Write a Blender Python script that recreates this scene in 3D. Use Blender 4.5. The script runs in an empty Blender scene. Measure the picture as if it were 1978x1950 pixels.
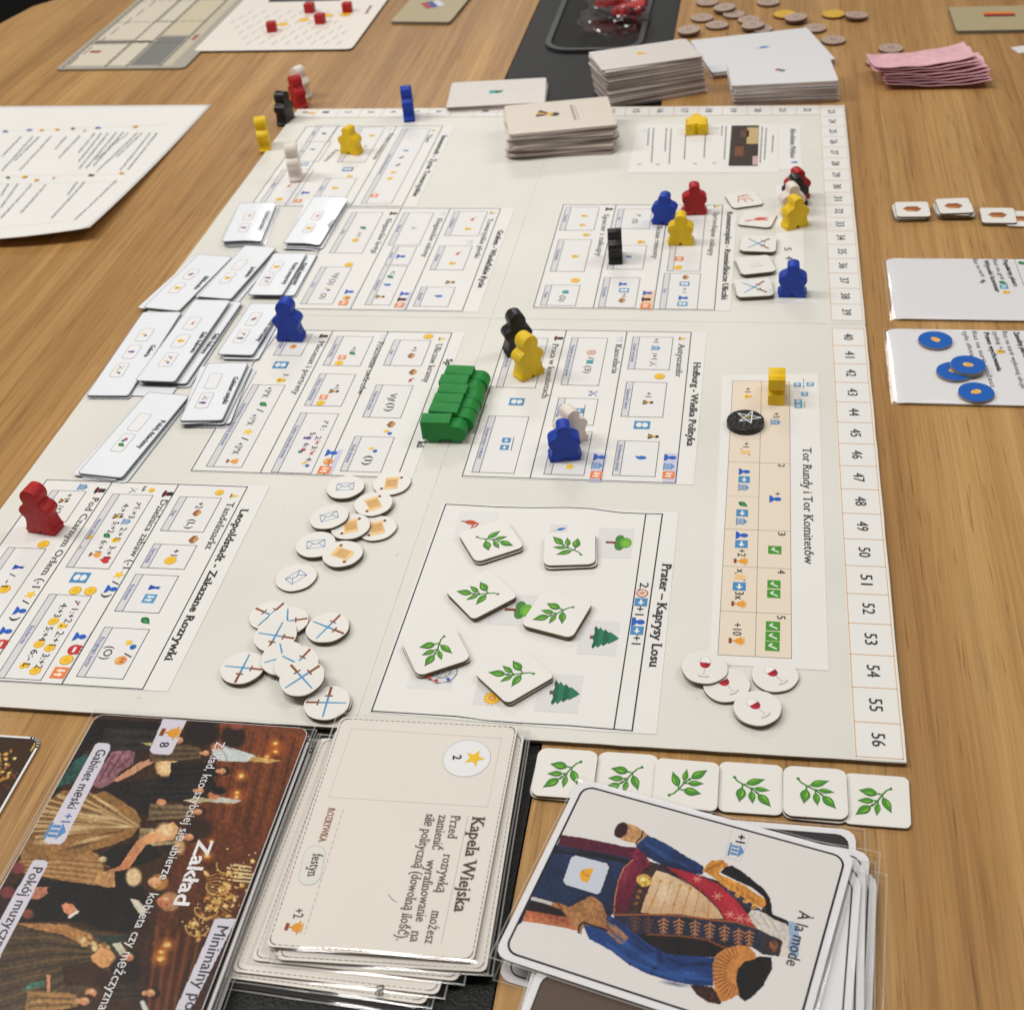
import bpy, bmesh, math, random
import numpy as np
from mathutils import Vector, Matrix
random.seed(7); rng = np.random.default_rng(7)
S = bpy.context.scene
COL = S.collection

# ------------------------------------------------------------------ camera (measured from the board's track cells)
# board frame in millimetres: X to the right, Y towards the viewer, h = height above the top of the board
F, CX, CY = 2575.94, 1066.34, 953.50            # in pixels of the 1978 x 1950 photograph
RV = np.array([-0.9115, 0.11853, 0.09839]); TV = np.array([-199.482, -301.230, 1044.599])
TABLE = -2.2                                     # table top, mm below the board top
def rodr(w):
    th = np.linalg.norm(w); k = w/th
    K = np.array([[0,-k[2],k[1]],[k[2],0,-k[0]],[-k[1],k[0],0]])
    return np.eye(3)+math.sin(th)*K+(1-math.cos(th))*K@K
RM = rodr(RV); CAM = -RM.T@TV
def P(u, v, h=0.0):                              # point of the plane at height h seen at photo pixel (u, v)
    d = RM.T@np.array([(u-CX)/F, (v-CY)/F, 1.0]); t = (-h-CAM[2])/d[2]
    q = CAM+d*t
    return np.array([q[0], q[1]])
def proj(X, Y, h):
    q = RM@np.array([X, Y, -h*np.ones_like(X)])+TV[:, None]
    return CX+F*q[0]/q[2], CY+F*q[1]/q[2]
def W(X, Y, h=0.0): return (X/1000.0, -Y/1000.0, (h-TABLE)/1000.0)

cam = bpy.data.cameras.new('camera'); camo = bpy.data.objects.new('camera', cam); COL.objects.link(camo)
D = np.diag([1, -1, -1])
ax = D@RM[0]; ay = -(D@RM[1]); az = -(D@RM[2])
loc = Vector(W(CAM[0], CAM[1], -CAM[2]))
camo.matrix_world = Matrix(((ax[0],ay[0],az[0],loc.x),(ax[1],ay[1],az[1],loc.y),(ax[2],ay[2],az[2],loc.z),(0,0,0,1)))
cam.sensor_fit = 'HORIZONTAL'; cam.sensor_width = 36; cam.lens = F/1978*36
cam.shift_x = (989-CX)/1978; cam.shift_y = (CY-975)/1978
cam.clip_start = 0.02; cam.clip_end = 30
cam.dof.use_dof = True; cam.dof.focus_distance = 0.57; cam.dof.aperture_fstop = 22.0
S.camera = camo
# ------------------------------------------------------------------ light
w = bpy.data.worlds.new('World'); S.world = w; w.use_nodes = True
bg = w.node_tree.nodes['Background']; bg.inputs[0].default_value = (1.0, 0.965, 0.92, 1); bg.inputs[1].default_value = 0.19
def lamp(name, loc, target, sx, sy, power, col=(1.0, 0.972, 0.93)):
    l = bpy.data.lights.new(name, 'AREA'); l.shape = 'RECTANGLE'; l.size = sx; l.size_y = sy; l.energy = power; l.color = col
    o = bpy.data.objects.new(name, l); COL.objects.link(o); o.location = loc
    o.rotation_euler = (Vector(target)-Vector(loc)).to_track_quat('-Z', 'Y').to_euler()
lamp('ceiling_lamp', (-1.15, -0.30, 1.65), (0.2, -0.4, 0), 0.35, 1.0, 17)
lamp('ceiling_lamp', (-0.10, -0.42, 2.1), (-0.1, -0.42, 0), 0.7, 0.3, 15)
lamp('ceiling_lamp', (1.55, 0.30, 1.8), (0.4, -0.4, 0), 0.35, 0.9, 9)
lamp('ceiling_lamp', (-0.45, 2.5, 1.75), (0.25, 0.0, 0), 0.9, 0.4, 12)
S.view_settings.view_transform = 'Standard'; S.view_settings.look = 'None'; S.view_settings.gamma = 1
S.view_settings.exposure = 0.10
S.cycles.max_bounces = 8; S.cycles.transparent_max_bounces = 24

# ------------------------------------------------------------------ materials
def lin(c):
    return tuple(((x/255)/12.92 if x/255 <= 0.04045 else ((x/255+0.055)/1.055)**2.4) for x in c)
def mat(name, c=None, rough=0.5, spec=0.5, coat=0.0, noise=0.0, nscale=60, bump=0.0, bscale=300, metal=0.0):
    m = bpy.data.materials.new(name); m.use_nodes = True; nt = m.node_tree; b = nt.nodes['Principled BSDF']
    b.inputs['Roughness'].default_value = rough; b.inputs['Specular IOR Level'].default_value = spec
    b.inputs['Coat Weight'].default_value = coat; b.inputs['Coat Roughness'].default_value = 0.08
    b.inputs['Metallic'].default_value = metal
    if c is not None: b.inputs['Base Color'].default_value = (*lin(c), 1)
    tc = nt.nodes.new('ShaderNodeTexCoord')
    if noise and c is not None:
        n = nt.nodes.new('ShaderNodeTexNoise'); n.inputs['Scale'].default_value = nscale; n.inputs['Detail'].default_value = 6
        nt.links.new(tc.outputs['Object'], n.inputs['Vector'])
        r = nt.nodes.new('ShaderNodeValToRGB'); cl = lin(c)
        r.color_ramp.elements[0].position = 0.3; r.color_ramp.elements[1].position = 0.7
        r.color_ramp.elements[0].color = (*[x*(1-noise) for x in cl], 1); r.color_ramp.elements[1].color = (*[min(1, x*(1+noise)) for x in cl], 1)
        nt.links.new(n.outputs['Fac'], r.inputs['Fac']); nt.links.new(r.outputs['Color'], b.inputs['Base Color'])
    if bump:
        n = nt.nodes.new('ShaderNodeTexNoise'); n.inputs['Scale'].default_value = bscale; n.inputs['Detail'].default_value = 4
        nt.links.new(tc.outputs['Object'], n.inputs['Vector'])
        bm = nt.nodes.new('ShaderNodeBump'); bm.inputs['Strength'].default_value = bump; bm.inputs['Distance'].default_value = 0.0005
        nt.links.new(n.outputs['Fac'], bm.inputs['Height']); nt.links.new(bm.outputs['Normal'], b.inputs['Normal'])
    return m
M = {}
M['board'] = mat('board_paper', (224,222,213), 0.5, 0.35, noise=0.045, nscale=11, bump=0.25, bscale=500)
M['edge'] = mat('grey_cardboard', (140,128,108), 0.9, 0.1, noise=0.2, nscale=200, bump=0.5)
M['paper'] = mat('white_paper', (233,231,227), 0.5, 0.3, noise=0.012, nscale=25)
M['tilewhite'] = mat('tile_paper', (234,231,225), 0.4, 0.4, noise=0.015, nscale=40)
M['tileside'] = mat('tile_cardboard', (112,98,76), 0.9, 0.1, noise=0.15, nscale=300)
M['bluecard'] = mat('laminated_card', (239,242,247), 0.3, 0.5, coat=0.25, noise=0.015, nscale=25)
M['cardside'] = mat('card_side', (98,100,106), 0.7, 0.2)
M['deck'] = mat('deck_card', (214,203,188), 0.35, 0.5, noise=0.02, nscale=40)
M['deckside'] = mat('deck_card_side', (176,160,148), 0.4, 0.5, noise=0.3, nscale=25)
M['deckwhite'] = mat('deck_white', (220,214,208), 0.3, 0.5, noise=0.02, nscale=40)
M['cream'] = mat('cream_card', (236,229,219), 0.4, 0.4, noise=0.01, nscale=30)
M['glosswhite'] = mat('gloss_white_card', (240,239,241), 0.12, 0.5, coat=0.5, noise=0.01, nscale=20)
M['black'] = mat('black_panel', (13,13,13), 0.45, 0.3, noise=0.25, nscale=700, bump=0.9, bscale=900)
M['blackgloss'] = mat('tray_black', (10,10,10), 0.15, 0.5)
M['rim'] = mat('tray_rim', (60,62,62), 0.3, 0.5)
M['floor'] = mat('dark_floor', (14,13,13), 0.8, 0.2, noise=0.3, nscale=10)
M['khaki'] = mat('khaki_card', (176,161,126), 0.45, 0.4, noise=0.03, nscale=50)
M['khakiside'] = mat('khaki_side', (120,116,104), 0.6, 0.3)
M['pink'] = mat('pink_note', (228,180,188), 0.6, 0.3, noise=0.12, nscale=160)
M['coinwood'] = mat('token_wood_face', (182,160,146), 0.6, 0.3, noise=0.12, nscale=120, bump=0.4, bscale=400)
M['coinwoodside'] = mat('token_wood_side', (104,76,58), 0.6, 0.3)
M['coinyellow'] = mat('token_yellow', (214,170,60), 0.5, 0.4, noise=0.08, nscale=120)
M['tokenblue'] = mat('token_blue', (25,95,185), 0.35, 0.5)
M['greyrim'] = mat('token_grey_side', (150,142,134), 0.7, 0.3, noise=0.15, nscale=300)
M['darkcard'] = mat('dark_card', (40,36,38), 0.3, 0.5)
M['brownprint'] = mat('brown_print', (96,72,56), 0.35, 0.5, noise=0.2, nscale=40)
M['creamwood'] = mat('wood', None)
def paint(name, c, rough=0.46):
    m = mat(name, c, rough, 0.4, noise=0.10, nscale=150, bump=0.6, bscale=420)
    nt = m.node_tree; tc = [n for n in nt.nodes if n.type == 'TEX_COORD'][0]
    mp = nt.nodes.new('ShaderNodeMapping'); mp.inputs['Scale'].default_value = (1.0, 1.0, 0.16); nt.links.new(tc.outputs['Object'], mp.inputs['Vector'])
    for n in nt.nodes:
        if n.type == 'TEX_NOISE': nt.links.new(mp.outputs[0], n.inputs['Vector'])
    return m
M['m_blue'] = paint('blue_paint', (16,60,172)); M['m_red'] = paint('red_paint', (176,16,24)); M['m_yellow'] = paint('yellow_paint', (236,196,10))
M['m_black'] = paint('black_paint', (24,23,25), 0.35); M['m_white'] = paint('natural_wood_white', (236,224,212), 0.5); M['m_green'] = paint('green_paint', (20,132,52), 0.55)
def ink_mat(name, rough, coat=0.0):
    m = bpy.data.materials.new(name); m.use_nodes = True; nt = m.node_tree; b = nt.nodes['Principled BSDF']
    a = nt.nodes.new('ShaderNodeVertexColor'); a.layer_name = 'ink'
    nt.links.new(a.outputs['Color'], b.inputs['Base Color']); b.inputs['Roughness'].default_value = rough
    b.inputs['Specular IOR Level'].default_value = 0.35; b.inputs['Coat Weight'].default_value = coat; b.inputs['Coat Roughness'].default_value = 0.1
    return m
M['ink'] = ink_mat('printed_ink', 0.5); M['inkgloss'] = ink_mat('glossy_print', 0.3, 0.4)
# clear plastic sleeve: mostly transparent, glossy by angle
m = bpy.data.materials.new('clear_sleeve'); m.use_nodes = True; nt = m.node_tree; nt.nodes.clear()
o_ = nt.nodes.new('ShaderNodeOutputMaterial'); mx = nt.nodes.new('ShaderNodeMixShader'); tr = nt.nodes.new('ShaderNodeBsdfTransparent'); gl = nt.nodes.new('ShaderNodeBsdfGlossy')
lw = nt.nodes.new('ShaderNodeLayerWeight'); lw.inputs[0].default_value = 0.5; pw = nt.nodes.new('ShaderNodeMath'); pw.operation = 'POWER'; pw.inputs[1].default_value = 5; nt.links.new(lw.outputs['Facing'], pw.inputs[0])
fr = nt.nodes.new('ShaderNodeMath'); fr.operation = 'MULTIPLY_ADD'; fr.inputs[1].default_value = .94; fr.inputs[2].default_value = .05; nt.links.new(pw.outputs[0], fr.inputs[0]); gl.inputs['Roughness'].default_value = 0.06
tr.inputs['Color'].default_value = (0.99, 0.99, 0.99, 1)
nt.links.new(fr.outputs[0], mx.inputs[0]); nt.links.new(tr.outputs[0], mx.inputs[1]); nt.links.new(gl.outputs[0], mx.inputs[2]); nt.links.new(mx.outputs[0], o_.inputs[0])
M['sleeve'] = m
m = bpy.data.materials.new('sleeve_seam'); m.use_nodes = True; nt = m.node_tree; nt.nodes.clear()
o_ = nt.nodes.new('ShaderNodeOutputMaterial'); mx = nt.nodes.new('ShaderNodeMixShader'); tr = nt.nodes.new('ShaderNodeBsdfTransparent'); pb = nt.nodes.new('ShaderNodeBsdfPrincipled')
pb.inputs['Base Color'].default_value = (0.75, 0.73, 0.7, 1); pb.inputs['Roughness'].default_value = 0.12; mx.inputs[0].default_value = 0.3
nt.links.new(tr.outputs[0], mx.inputs[1]); nt.links.new(pb.outputs[0], mx.inputs[2]); nt.links.new(mx.outputs[0], o_.inputs[0])
M['seam'] = m
# table wood: long grain towards the viewer
def wood_mat():
    m = bpy.data.materials.new('oak_laminate'); m.use_nodes = True; nt = m.node_tree; b = nt.nodes['Principled BSDF']
    N = nt.nodes.new; L = nt.links.new
    tc = N('ShaderNodeTexCoord')
    def noise(sc, det, scale, dist=0.0, rough=0.6):
        mp = N('ShaderNodeMapping'); mp.inputs['Scale'].default_value = sc; L(tc.outputs['Object'], mp.inputs['Vector'])
        n = N('ShaderNodeTexNoise'); n.inputs['Scale'].default_value = scale; n.inputs['Detail'].default_value = det; n.inputs['Distortion'].default_value = dist; n.inputs['Roughness'].default_value = rough
        L(mp.outputs[0], n.inputs['Vector']); return n.outputs['Fac']
    def ramp(f, stops):
        r = N('ShaderNodeValToRGB'); e = r.color_ramp.elements
        while len(e) < len(stops): e.new(0.5)
        for k, (p, c) in enumerate(stops): e[k].position = p; e[k].color = (*c, 1)
        L(f, r.inputs['Fac']); return r.outputs['Color']
    def mix(a, bb, f, mode='MIX'):
        x = N('ShaderNodeMix'); x.data_type = 'RGBA'; x.blend_type = mode
        if isinstance(f, float): x.inputs[0].default_value = f
        else: L(f, x.inputs[0])
        L(a, x.inputs[6]); L(bb, x.inputs[7]); return x.outputs[2]
    base = ramp(noise((30, 0.8, 1), 5, 1.5, 0.15), [(0.25, lin((150,108,60))), (0.5, lin((178,136,82))), (0.75, lin((196,157,102)))])
    fine = ramp(noise((190, 3.2, 1), 5, 1.5, 0.4), [(0.3, (0.84,0.83,0.82)), (0.6, (1.04,1.04,1.04))])
    c = mix(base, fine, 1.0, 'MULTIPLY')
    c = mix(c, ramp(noise((900, 9, 1), 4, 1.2, 0.2, 0.7), [(0.3, (0.80,0.78,0.75)), (0.62, (1.07,1.07,1.06))]), 0.8, 'MULTIPLY')
    c = mix(c, ramp(noise((9, 0.35, 1), 3, 1.3, 0.3), [(0.32, (0.86,0.84,0.82)), (0.66, (1.08,1.08,1.07))]), 1.0, 'MULTIPLY')
    vein = ramp(noise((20, 0.5, 1), 3, 2.3, 0.6), [(0.0, (1,1,1)), (0.475, (1,1,1)), (0.5, (0.62,0.55,0.48)), (0.525, (1,1,1))])
    c = mix(c, vein, 0.45, 'MULTIPLY')
    pores = ramp(noise((620, 20, 1), 2, 1.0, 0, 0.5), [(0.31, (0.5,0.42,0.36)), (0.38, (1,1,1))])
    c = mix(c, pores, 0.6, 'MULTIPLY')
    rr = N('ShaderNodeMapRange'); L(noise((5, 3, 1), 5, 2.0, 0.5), rr.inputs['Value']); rr.inputs['From Min'].default_value = .3; rr.inputs['From Max'].default_value = .7; rr.inputs['To Min'].default_value = .34; rr.inputs['To Max'].default_value = .56; L(rr.outputs[0], b.inputs['Roughness'])
    L(c, b.inputs['Base Color']); b.inputs['Specular IOR Level'].default_value = 0.35
    bm = N('ShaderNodeBump'); bm.inputs['Strength'].default_value = 0.25; bm.inputs['Distance'].default_value = 0.0003
    L(noise((500, 20, 1), 3, 1.0), bm.inputs['Height']); L(bm.outputs[0], b.inputs['Normal'])
    return m
M['wood'] = wood_mat()

# ------------------------------------------------------------------ helpers
def link(name, me, parent=None, loc=None):
    o = bpy.data.objects.new(name, me); COL.objects.link(o)
    if parent is not None: o.parent = parent
    if loc is not None: o.location = loc
    return o
def tag(o, label, cat, group=None, kind=None):
    if label: o['label'] = label
    if cat: o['category'] = cat
    if group: o['group'] = group
    if kind: o['kind'] = kind
    return o
def mesh(name, verts, faces, mats, fm=None, smooth=False):
    me = bpy.data.meshes.new(name); me.from_pydata([tuple(v) for v in verts], [], faces)
    for m in mats: me.materials.append(m)
    if fm: me.polygons.foreach_set('material_index', fm)
    if smooth: me.polygons.foreach_set('use_smooth', [True]*len(me.polygons))
    me.update(); return me
def rrect(w, h, r, n=4):
    pts = []
    for cx, cy, a0 in ((w/2-r, h/2-r, 0), (-w/2+r, h/2-r, 90), (-w/2+r, -h/2+r, 180), (w/2-r, -h/2+r, 270)):
        for k in range(n+1):
            a = math.radians(a0+90*k/n); pts.append((cx+r*math.cos(a), cy+r*math.sin(a)))
    return pts
def disc_pts(r, n=40, jit=0.0):
    ph = random.random()*6
    return [(r*(1+jit*math.sin(3*a+ph)+jit*0.7*math.sin(7*a+2*ph))*math.cos(a), r*(1+jit*math.sin(3*a+ph)+jit*0.7*math.sin(7*a+2*ph))*math.sin(a)) for a in [2*math.pi*k/n for k in range(n)]]
def slab_mesh(name, pts, t, top, side, z0=0.0, bev=0.0, zf=None):
    """prism in local metres from an outline in mm; top face at z0+t"""
    n = len(pts); v = []; mm = 0.001
    cx = sum(p[0] for p in pts)/n; cy = sum(p[1] for p in pts)/n
    zf = zf or (lambda x, y: 0.0)
    def ring(s, z):
        for x, y in pts:
            d = math.hypot(x-cx, y-cy) or 1; k = (d-s)/d
            xx, yy = cx+(x-cx)*k, cy+(y-cy)*k
            v.append((xx*mm, yy*mm, (z+zf(xx, yy))*mm))
    ring(0, z0); ring(0, z0+t-bev)
    rings = 2
    if bev: ring(bev*0.3, z0+t-bev*0.3); ring(bev, z0+t); rings = 4
    f = []; fm = []
    for k in range(rings-1):
        for i in range(n):
            j = (i+1) % n; f.append((k*n+i, k*n+j, (k+1)*n+j, (k+1)*n+i)); fm.append(1 if k == 0 else 0)
    f.append(tuple(range((rings-1)*n, rings*n))); fm.append(0)
    f.append(tuple(reversed(range(n)))); fm.append(1)
    return mesh(name, v, f, [top, side], fm)
def box_mesh(name, x0, y0, z0, x1, y1, z1, m):      # mm, board frame
    v = [W(x, y, z) for z in (z0, z1) for x, y in ((x0,y0),(x1,y0),(x1,y1),(x0,y1))]
    return mesh(name, v, [(0,1,2,3),(7,6,5,4),(0,4,5,1),(1,5,6,2),(2,6,7,3),(3,7,4,0)], [m])
def fit_rect(c, h):
    """four corners TL TR BR BL in photo pixels -> centre, angle, width, height of the true rectangle (mm)"""
    q = [P(u, v, h) for u, v in c]
    ctr = sum(q)/4; ex = (q[1]-q[0]+q[2]-q[3])/2; ey = (q[3]-q[0]+q[2]-q[1])/2
    wd, ht = np.linalg.norm(ex), np.linalg.norm(ey)
    a1 = math.atan2(-ex[1], ex[0]); a2 = math.atan2(-ey[1], ey[0])+math.pi/2
    d = (a2-a1+math.pi) % (2*math.pi)-math.pi
    return ctr, a1+d/2, wd, ht

# --- printing: flat coloured faces a few hundredths of a millimetre above their sheet
class Print:
    def __init__(s, frame=None, h=0.0, hf=None):
        # frame: (centre mm, angle) for local drawing; otherwise the board frame
        s.v = []; s.f = []; s.c = []; s.h = h; s.n = 0; s.frame = frame; s.texts = []; s.R = (0, 0, 1); s.hf = hf; s.ly = 0
    def reg(s, x, y, k): s.R = (x, y, k); return s
    def q(s, a): return P(s.R[0]+a[0]*s.R[2], s.R[1]+a[1]*s.R[2], s.h)
    def face(s, pts, col, ly=1):                    # pts in mm board frame
        i = len(s.v); s.ly = max(s.ly, ly)
        for x, y in pts: s.v.append((x, y, ly))
        a = sum(pts[k][0]*pts[(k+1) % len(pts)][1]-pts[(k+1) % len(pts)][0]*pts[k][1] for k in range(len(pts)))
        idx = list(range(i, i+len(pts)))
        s.f.append(idx if a < 0 else idx[::-1]); s.c.append(lin(col))
    def line(s, pts, wd=0.4, col=(52,60,60), ly=3):
        pts = [np.array(p) for p in pts]
        for a, b in zip(pts, pts[1:]):
            d = b-a; L = np.linalg.norm(d)
            if L < 1e-6: continue
            d = d/L; n = np.array([-d[1], d[0]])*wd/2; e = d*wd*0.45
            s.face([a-e+n, b+e+n, b+e-n, a-e-n], col, ly)
    def pl(s, pts, wd=0.4, col=(52,60,60), ly=3): s.line([s.q(p) for p in pts], wd, col, ly)
    def dash(s, a, b, wd, col, on=1.2, off=0.9, ly=3):
        a = np.array(a); b = np.array(b); L = np.linalg.norm(b-a); d = (b-a)/L; t = 0
        while t < L: s.line([a+d*t, a+d*min(L, t+on)], wd, col, ly); t += on+off
    def rect(s, a, b, wd=0.4, col=(52,60,60), fill=None, ly=2):
        (x0, y0), (x1, y1) = s.q(a), s.q(b)
        if fill: s.face([(x0,y0),(x1,y0),(x1,y1),(x0,y1)], fill, ly)
        if wd: s.line([(x0,y0),(x1,y0),(x1,y1),(x0,y1),(x0,y0)], wd, col, ly+1)
        return x0, y0, x1, y1
    def box(s, a, b, label='', sw=3.6, col=(58,64,66)):
        x0, y0, x1, y1 = s.rect(a, b, 0.32, col, fill=(231,229,227), ly=2)
        s.face([(x0,y0),(x0+sw,y0),(x0+sw,y1),(x0,y1)], (214,213,216), 3)
        s.line([(x0+sw,y0),(x0+sw,y1)], 0.32, col, 4)
        if label:
            L = min(len(label)*1.25, (y1-y0)*0.86); m = (y0+y1)/2
            s.text_mm(label, (x0+1.05, m-L/2), (x0+1.05, m+L/2), 1.7, (92,116,176)); s.line([(x0+.75, m-L/2), (x0+.75, m+L/2)], 0.12, (92,116,176), 5)
    def text_mm(s, t, a, b, cap, col=(45,47,50), bold=0, serif=False):
        s.texts.append((t, np.array(a, float), None if b is None else np.array(b, float), cap, col, bold, serif))
    def text(s, t, a, b, cap, col=(45,47,50), bold=0, serif=False):
        s.text_mm(t, s.q(a), s.q(b), cap, col, bold, serif)
    def word(s, t, a, cap, col=(45,47,50), bold=0, cond=0.9, d=(0, 1)):          # natural width, running along d
        a = s.q(a); L = cap*0.72*len(t)*cond
        s.text_mm(t, a, a+np.array(d)*L, cap, col, bold)
    def icon_mm(s, name, c, size, ang=-90.0, ly=5):
        """ang: rotation of the icon; -90 = reading towards the viewer"""
        ca, sa = math.cos(math.radians(ang)), math.sin(math.radians(ang))
        for k, (col, pts) in enumerate(ICON[name]):
            out = []
            for x, y in pts:
                X, Y = (x*ca-y*sa)*size/2, (x*sa+y*ca)*size/2
                out.append((c[0]+X, c[1]-Y))
            s.face(out, col, ly+k)
    def icon(s, name, a, size=4.0, ang=-90.0, ly=5): s.icon_mm(name, s.q(a), size*(1 if size > 7.5 else 1.26 if name == 'arrows' else 1.16), ang, ly)
    def icons(s, items, size=4.0, ang=-90.0):
        for it in items: s.icon(it[0], it[1:3], it[3] if len(it) > 3 else size, ang)
    def build(s, parent, name='print', mater=None, local=None):
        PENDING.append((s, parent, name, mater or M['ink'], local))
PENDING = []
GLYPH = {}
def finish_prints():
    keys = {}
    for s, *_ in PENDING:
        for t in s.texts: keys[(t[0], t[5])] = None
    objs = {}
    for (t, bold) in keys:
        c = bpy.data.curves.new('txt', 'FONT'); c.body = t; c.resolution_u = 2; c.offset = 0.018*bold; c.size = 1
        o = bpy.data.objects.new('txt', c); COL.objects.link(o); objs[(t, bold)] = o
    dg = bpy.context.evaluated_depsgraph_get(); dg.update()
    for k, o in objs.items():
        me = o.evaluated_get(dg).to_mesh()
        v = np.array([x.co[:2] for x in me.vertices]) if len(me.vertices) else np.zeros((0, 2))
        f = [tuple(p.vertices) for p in me.polygons]
        # slab serifs: thin bars on the flat ends of the stems
        ser = []
        cnt = {}
        for p in me.polygons:
            for e in p.edge_keys: cnt[e] = cnt.get(e, 0)+1
        for (a, b), n_ in cnt.items():
            if n_ == 1 and abs(v[a][1]-v[b][1]) < 0.004:
                L = abs(v[a][0]-v[b][0]); y = v[a][1]
                if 0.05 < L < 0.17 and (abs(y) < 0.03 or y > 0.48 or abs(y+0.2) < 0.06):
                    x0, x1 = sorted((v[a][0], v[b][0])); up = 1 if y < 0.2 else -1
                    ser.append((x0-0.075, y, x1+0.075, y+up*0.055))
        GLYPH[k] = (v, f, ser); o.evaluated_get(dg).to_mesh_clear()
    for o in objs.values():
        c = o.data; bpy.data.objects.remove(o); bpy.data.curves.remove(c)
    bpy.context.view_layer.update()
    for s, parent, name, mater, local in PENDING:
        V = []; Fc = []; C = []
        for (x, y, ly) in s.v: V.append((x, y, s.h+0.03+0.02*ly+(s.hf(x, y) if s.hf else 0)))
        Fc = [tuple(f) for f in s.f]; C = list(s.c)
        tz = s.h+0.03+0.02*10
        for (t, a, b, cap, col, bold, serif) in s.texts:
            v, f, ser = GLYPH[(t, bold)]
            if not len(v): continue
            x0, x1 = v[:, 0].min(), v[:, 0].max(); d = b-a; L = np.linalg.norm(d); d = d/L; up = np.array([d[1], -d[0]])
            kx = L/(x1-x0); ky = cap/0.73
            i = len(V); cl = lin(col)
            for x, y in v:
                p = a+d*(x-x0)*kx+up*y*ky; V.append((p[0], p[1], tz+(s.hf(*p) if s.hf else 0)))
            for q in f: Fc.append(tuple(i+k for k in q)); C.append(cl)
            if serif:
                for (sx0, sy0, sx1, sy1) in ser:
                    i = len(V)
                    for x, y in ((sx0,sy0),(sx1,sy0),(sx1,sy1),(sx0,sy1)):
                        p = a+d*(x-x0)*kx+up*y*ky; V.append((p[0], p[1], tz+0.01+(s.hf(*p) if s.hf else 0)))
                    Fc.append((i, i+1, i+2, i+3)); C.append(cl)
        if not Fc: continue
        me = bpy.data.meshes.new(name)
        me.from_pydata([((p[0]/1000, -p[1]/1000, p[2]/1000) if local else W(*p)) for p in V], [], Fc)
        at = me.color_attributes.new('ink', 'FLOAT_COLOR', 'CORNER')
        arr = np.ones((len(me.loops), 4), np.float32); k = 0
        for q, c in zip(Fc, C): arr[k:k+len(q), :3] = c; k += len(q)
        at.data.foreach_set('color', arr.ravel()); me.materials.append(mater); me.update()
        o = bpy.data.objects.new(name, me); COL.objects.link(o)
        if parent is not None:
            o.parent = parent
            if not local: o.matrix_parent_inverse = parent.matrix_world.inverted()

# ------------------------------------------------------------------ icons (unit square -1..1, y up)
def ell(cx, cy, rx, ry, n=14, a0=0, a1=360): return [(cx+rx*math.cos(math.radians(a0+(a1-a0)*k/n)), cy+ry*math.sin(math.radians(a0+(a1-a0)*k/n))) for k in range(n if a1-a0 >= 360 else n+1)]
def seg(x0, y0, x1, y1, wd):
    d = math.hypot(x1-x0, y1-y0); nx, ny = -(y1-y0)/d*wd/2, (x1-x0)/d*wd/2
    return [(x0+nx, y0+ny), (x1+nx, y1+ny), (x1-nx, y1-ny), (x0-nx, y0-ny)]
def sq(x0, y0, x1, y1): return [(x0,y0),(x1,y0),(x1,y1),(x0,y1)]
def starp(R=1, r=0.42, n=5, a0=90, cx=0, cy=0): return [(cx+(R if k % 2 == 0 else r)*math.cos(math.radians(a0+180*k/n)), cy+(R if k % 2 == 0 else r)*math.sin(math.radians(a0+180*k/n))) for k in range(2*n)]
def leafp(bx, by, tx, ty, hw, n=7):
    dx, dy = tx-bx, ty-by; L = math.hypot(dx, dy); ux, uy = dx/L, dy/L; out = []
    prof = [0, .62, .93, 1.0, .86, .55, .22, 0]
    for k, p in enumerate(prof): t = k/7; out.append((bx+dx*t-uy*hw*p, by+dy*t+ux*hw*p))
    for k in range(6, 0, -1): t = k/7; p = prof[k]; out.append((bx+dx*t+uy*hw*p, by+dy*t-ux*hw*p))
    return out
BL, YE, OR, GR, RE, WH, DK = (32,92,190), (240,196,40), (232,130,60), (22,112,60), (196,44,50), (236,236,236), (36,34,36)
LB = (70,140,190)
ICON = {}
ICON['coin'] = [((226,168,30), ell(0,0,.95,.95)), ((246,204,60), ell(0,0,.76,.76)), ((232,184,40), ell(0,.02,.5,.5))]
ICON['cone'] = [(YE, [(-.55,-.55),(.55,-.55),(.0,1.0)]), ((90,70,30), sq(-.62,-.85,.62,-.55))]
ICON['bust'] = [(BL, ell(0,.35,.5,.62)), (BL, [(-.95,-.95),(.95,-.95),(.7,-.5),(.2,-.2),(-.2,-.2),(-.7,-.5)]), (BL, sq(-.18,-.6,.18,0))]
TP = (92,148,200)
ICON['temple'] = [(TP, [(-1,.3),(1,.3),(0,.98)]), (TP, sq(-.72,-.62,-.4,.22)), (TP, sq(-.16,-.62,.16,.22)), (TP, sq(.4,-.62,.72,.22)), (TP, sq(-.98,-.92,.98,-.7))]
ICON['arrows'] = [(LB, sq(-.85,-1,.85,1)), (WH, ell(0,.34,.5,.42)), (WH, ell(0,-.34,.5,.42)), (LB, sq(-.12,-.08,.12,.08)), (LB, sq(-.6,-.07,.6,.07)), (WH, sq(-.1,-.2,.1,.2))]
ICON['arrow'] = [(LB, sq(-.95,-1,.95,1)), (WH, sq(-.55,-.16,.15,.16)), (WH, [(.05,-.55),(.65,0),(.05,.55)])]
ICON['refresh'] = [(OR, sq(-1,-1,1,1)), ((250,232,220), sq(-.55,-.1,-.2,.6)), ((250,232,220), [(-.75,-.05),(.0,-.05),(-.38,-.6)]), ((250,232,220), sq(.2,-.6,.55,.1)), ((250,232,220), [(.0,.05),(.75,.05),(.38,.6)])]
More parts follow.
